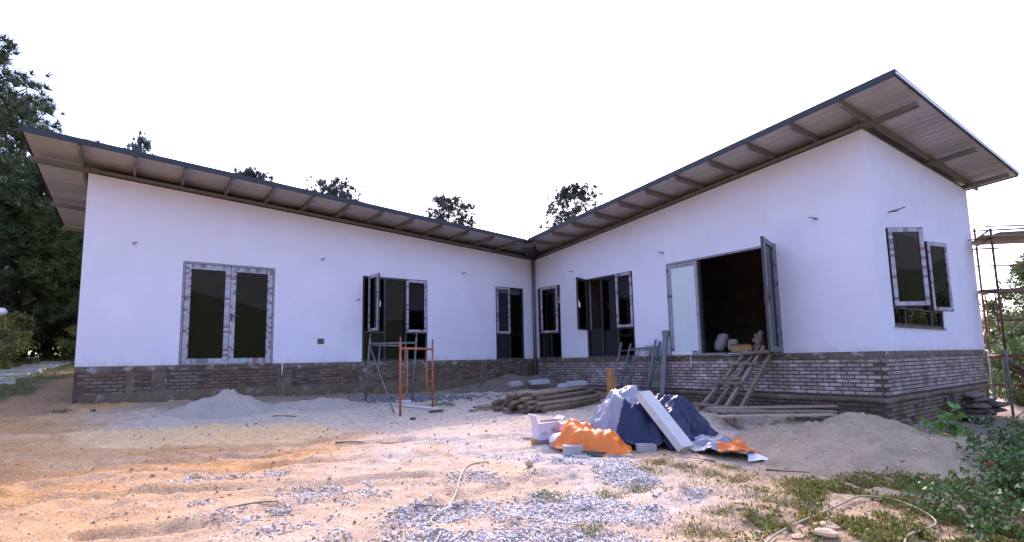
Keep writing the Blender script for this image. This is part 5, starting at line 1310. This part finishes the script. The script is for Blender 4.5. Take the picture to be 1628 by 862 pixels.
for i in range(5):
    x, y = (11.2, 11.9)[0] + rng.uniform(-.5, .6), 11.9 + rng.uniform(-.4, .3); mb = MB(); a = rng.uniform(0, 3); z = gz(x, y)
    mb.obox((x, y, z), (.2 * math.cos(a), .2 * math.sin(a), 0), (-.1 * math.sin(a), .1 * math.cos(a), 0), (0, 0, .06)); single(mb, 'loose_brick', M['brick_orange'], (x, y, z), 'loose orange brick on the ground under the scaffold tower', 'brick', 'loose bricks under the tower')

# roses ------------------------------------------------------------------
def flower(mb, c, s, r):
    for ring, (n_, rad, tilt) in enumerate(((5, 1.0, .35), (5, .7, .8), (3, .35, 1.3))):
        for k in range(n_):
            a = 2 * math.pi * (k + .5 * ring) / n_ + r.normal() * .1; d_ = np.array((math.cos(a) * math.cos(tilt), math.sin(a) * math.cos(tilt), math.sin(tilt))); t_ = np.array((-math.sin(a), math.cos(a), 0))
            p = c + d_ * .12 * s; q = c + d_ * s * rad
            mb.add([p, (p + q) / 2 + t_ * s * .42, q + t_ * s * .2 + (0, 0, .1 * s), q - t_ * s * .2 + (0, 0, .1 * s), (p + q) / 2 - t_ * s * .42], [(0, 1, 2, 3, 4)])
def rose(x, y, H, W, stems, leaves, seed, label, flowers=(), lm='leaf_rose', size=.045):
    r = np.random.default_rng(seed); z = gz(x, y) - .02; e = empty('rose_bush', (x, y, z)); tag(e, label, 'bush', 'rose bushes at the right'); mb = MB(); P = []; tips = []
    for i in range(stems):
        a = r.uniform(0, 6.283); l = H * r.uniform(.6, 1.1); sp = W * r.uniform(.2, 1.0)
        p0 = np.array((x + r.normal() * .04, y + r.normal() * .04, z)); p1 = p0 + (math.cos(a) * sp * .4, math.sin(a) * sp * .4, l * .55); p2 = p0 + (math.cos(a) * sp, math.sin(a) * sp, l)
        mb.tube([p0, p1, p2], [.009, .006, .003], 5, False); tips.append(p2)
        for j in range(5):
            t = r.uniform(.3, .95); b = p0 * (1 - t) ** 2 + 2 * p1 * t * (1 - t) + p2 * t * t; d_ = r.normal(size=3) * (.14, .14, .09); mb.tube([b, b + d_], [.004, .002], 4, False)
            for k in np.linspace(.3, 1.1, 5): P.append(b + d_ * k + r.normal(size=3) * .018)
        P += [p2 + r.normal(size=3) * .05 for _ in range(8)]
    P = np.array(P); n_ = max(1, leaves // len(P)); P = np.repeat(P, n_, 0) + r.normal(size=(len(P) * n_, 3)) * .028
    P = P[P[:, 2] > z + .05]
    V, F = leaf_quads(P - np.array((x, y, z)), size, r, .15, .62); mb.build('stems', M['stem'], e); o = link_mesh('foliage', fast_mesh('foliage', V, F), M[lm], e)
    for (fx, fz, c_, s) in flowers:
        mb = MB(); c0 = np.array((x + fx, y - .25 * W - r.random() * .1, z + fz)); flower(mb, c0, s, r); f_ = mb.build('flower', M[c_], e); f_['label'] = {'petal_red': 'red rose bloom', 'petal_pink': 'pale pink rose bloom', 'petal_peach': 'peach rose bloom'}[c_]
rose(4.65, 4.95, .56, .42, 16, 2000, 1, 'rose bush filling the bottom right corner', [(-.38, .50, 'petal_red', .035), (.18, .55, 'petal_red', .04), (.25, .30, 'petal_red', .045), (-.12, .42, 'petal_pink', .035), (-.02, .62, 'petal_peach', .045), (.05, .2, 'petal_pink', .03)])
rose(3.85, 4.55, .36, .42, 12, 1300, 2, 'low dark rose bush at the bottom edge beside the hose', [])
rose(5.85, 6.35, .62, .45, 15, 2000, 3, 'rear rose bush under the right gable with a pink bloom', [(-.42, .48, 'petal_pink', .045), (.1, .5, 'petal_peach', .04)])
rose(5.4, 5.55, .55, .38, 12, 1500, 4, 'rose bush between the rear and corner bushes with peach blooms', [(-.1, .5, 'petal_peach', .06), (-.3, .25, 'petal_red', .04)])
rose(6.1, 7.5, .52, .24, 5, 130, 5, 'young shoot with large bright leaves before the gable footing', [(-.14, .28, 'petal_peach', .07)], 'leaf_bright', .12)
# stray bits of brick on the yard
for i in range(16):
    x, y = rng.uniform(-7.5, 5.5), rng.uniform(8.5, 13)
    hx, hy = to_house(x, y)
    if hx < .7 or hy > -.7 or (abs(x - 2) < 1.6 and y < 9.5): continue
    s = rng.uniform(.02, .045); V, F = chunk((x, y, gz(x, y) + s * .3), s, 600 + i, .6); mb = MB(); mb.add(V, F); single(mb, 'brick_fragment', M['brick_dirty'], (x, y, gz(x, y)), 'small brown brick fragment lying in the shaded yard', 'fragment', 'brick fragments in the yard')
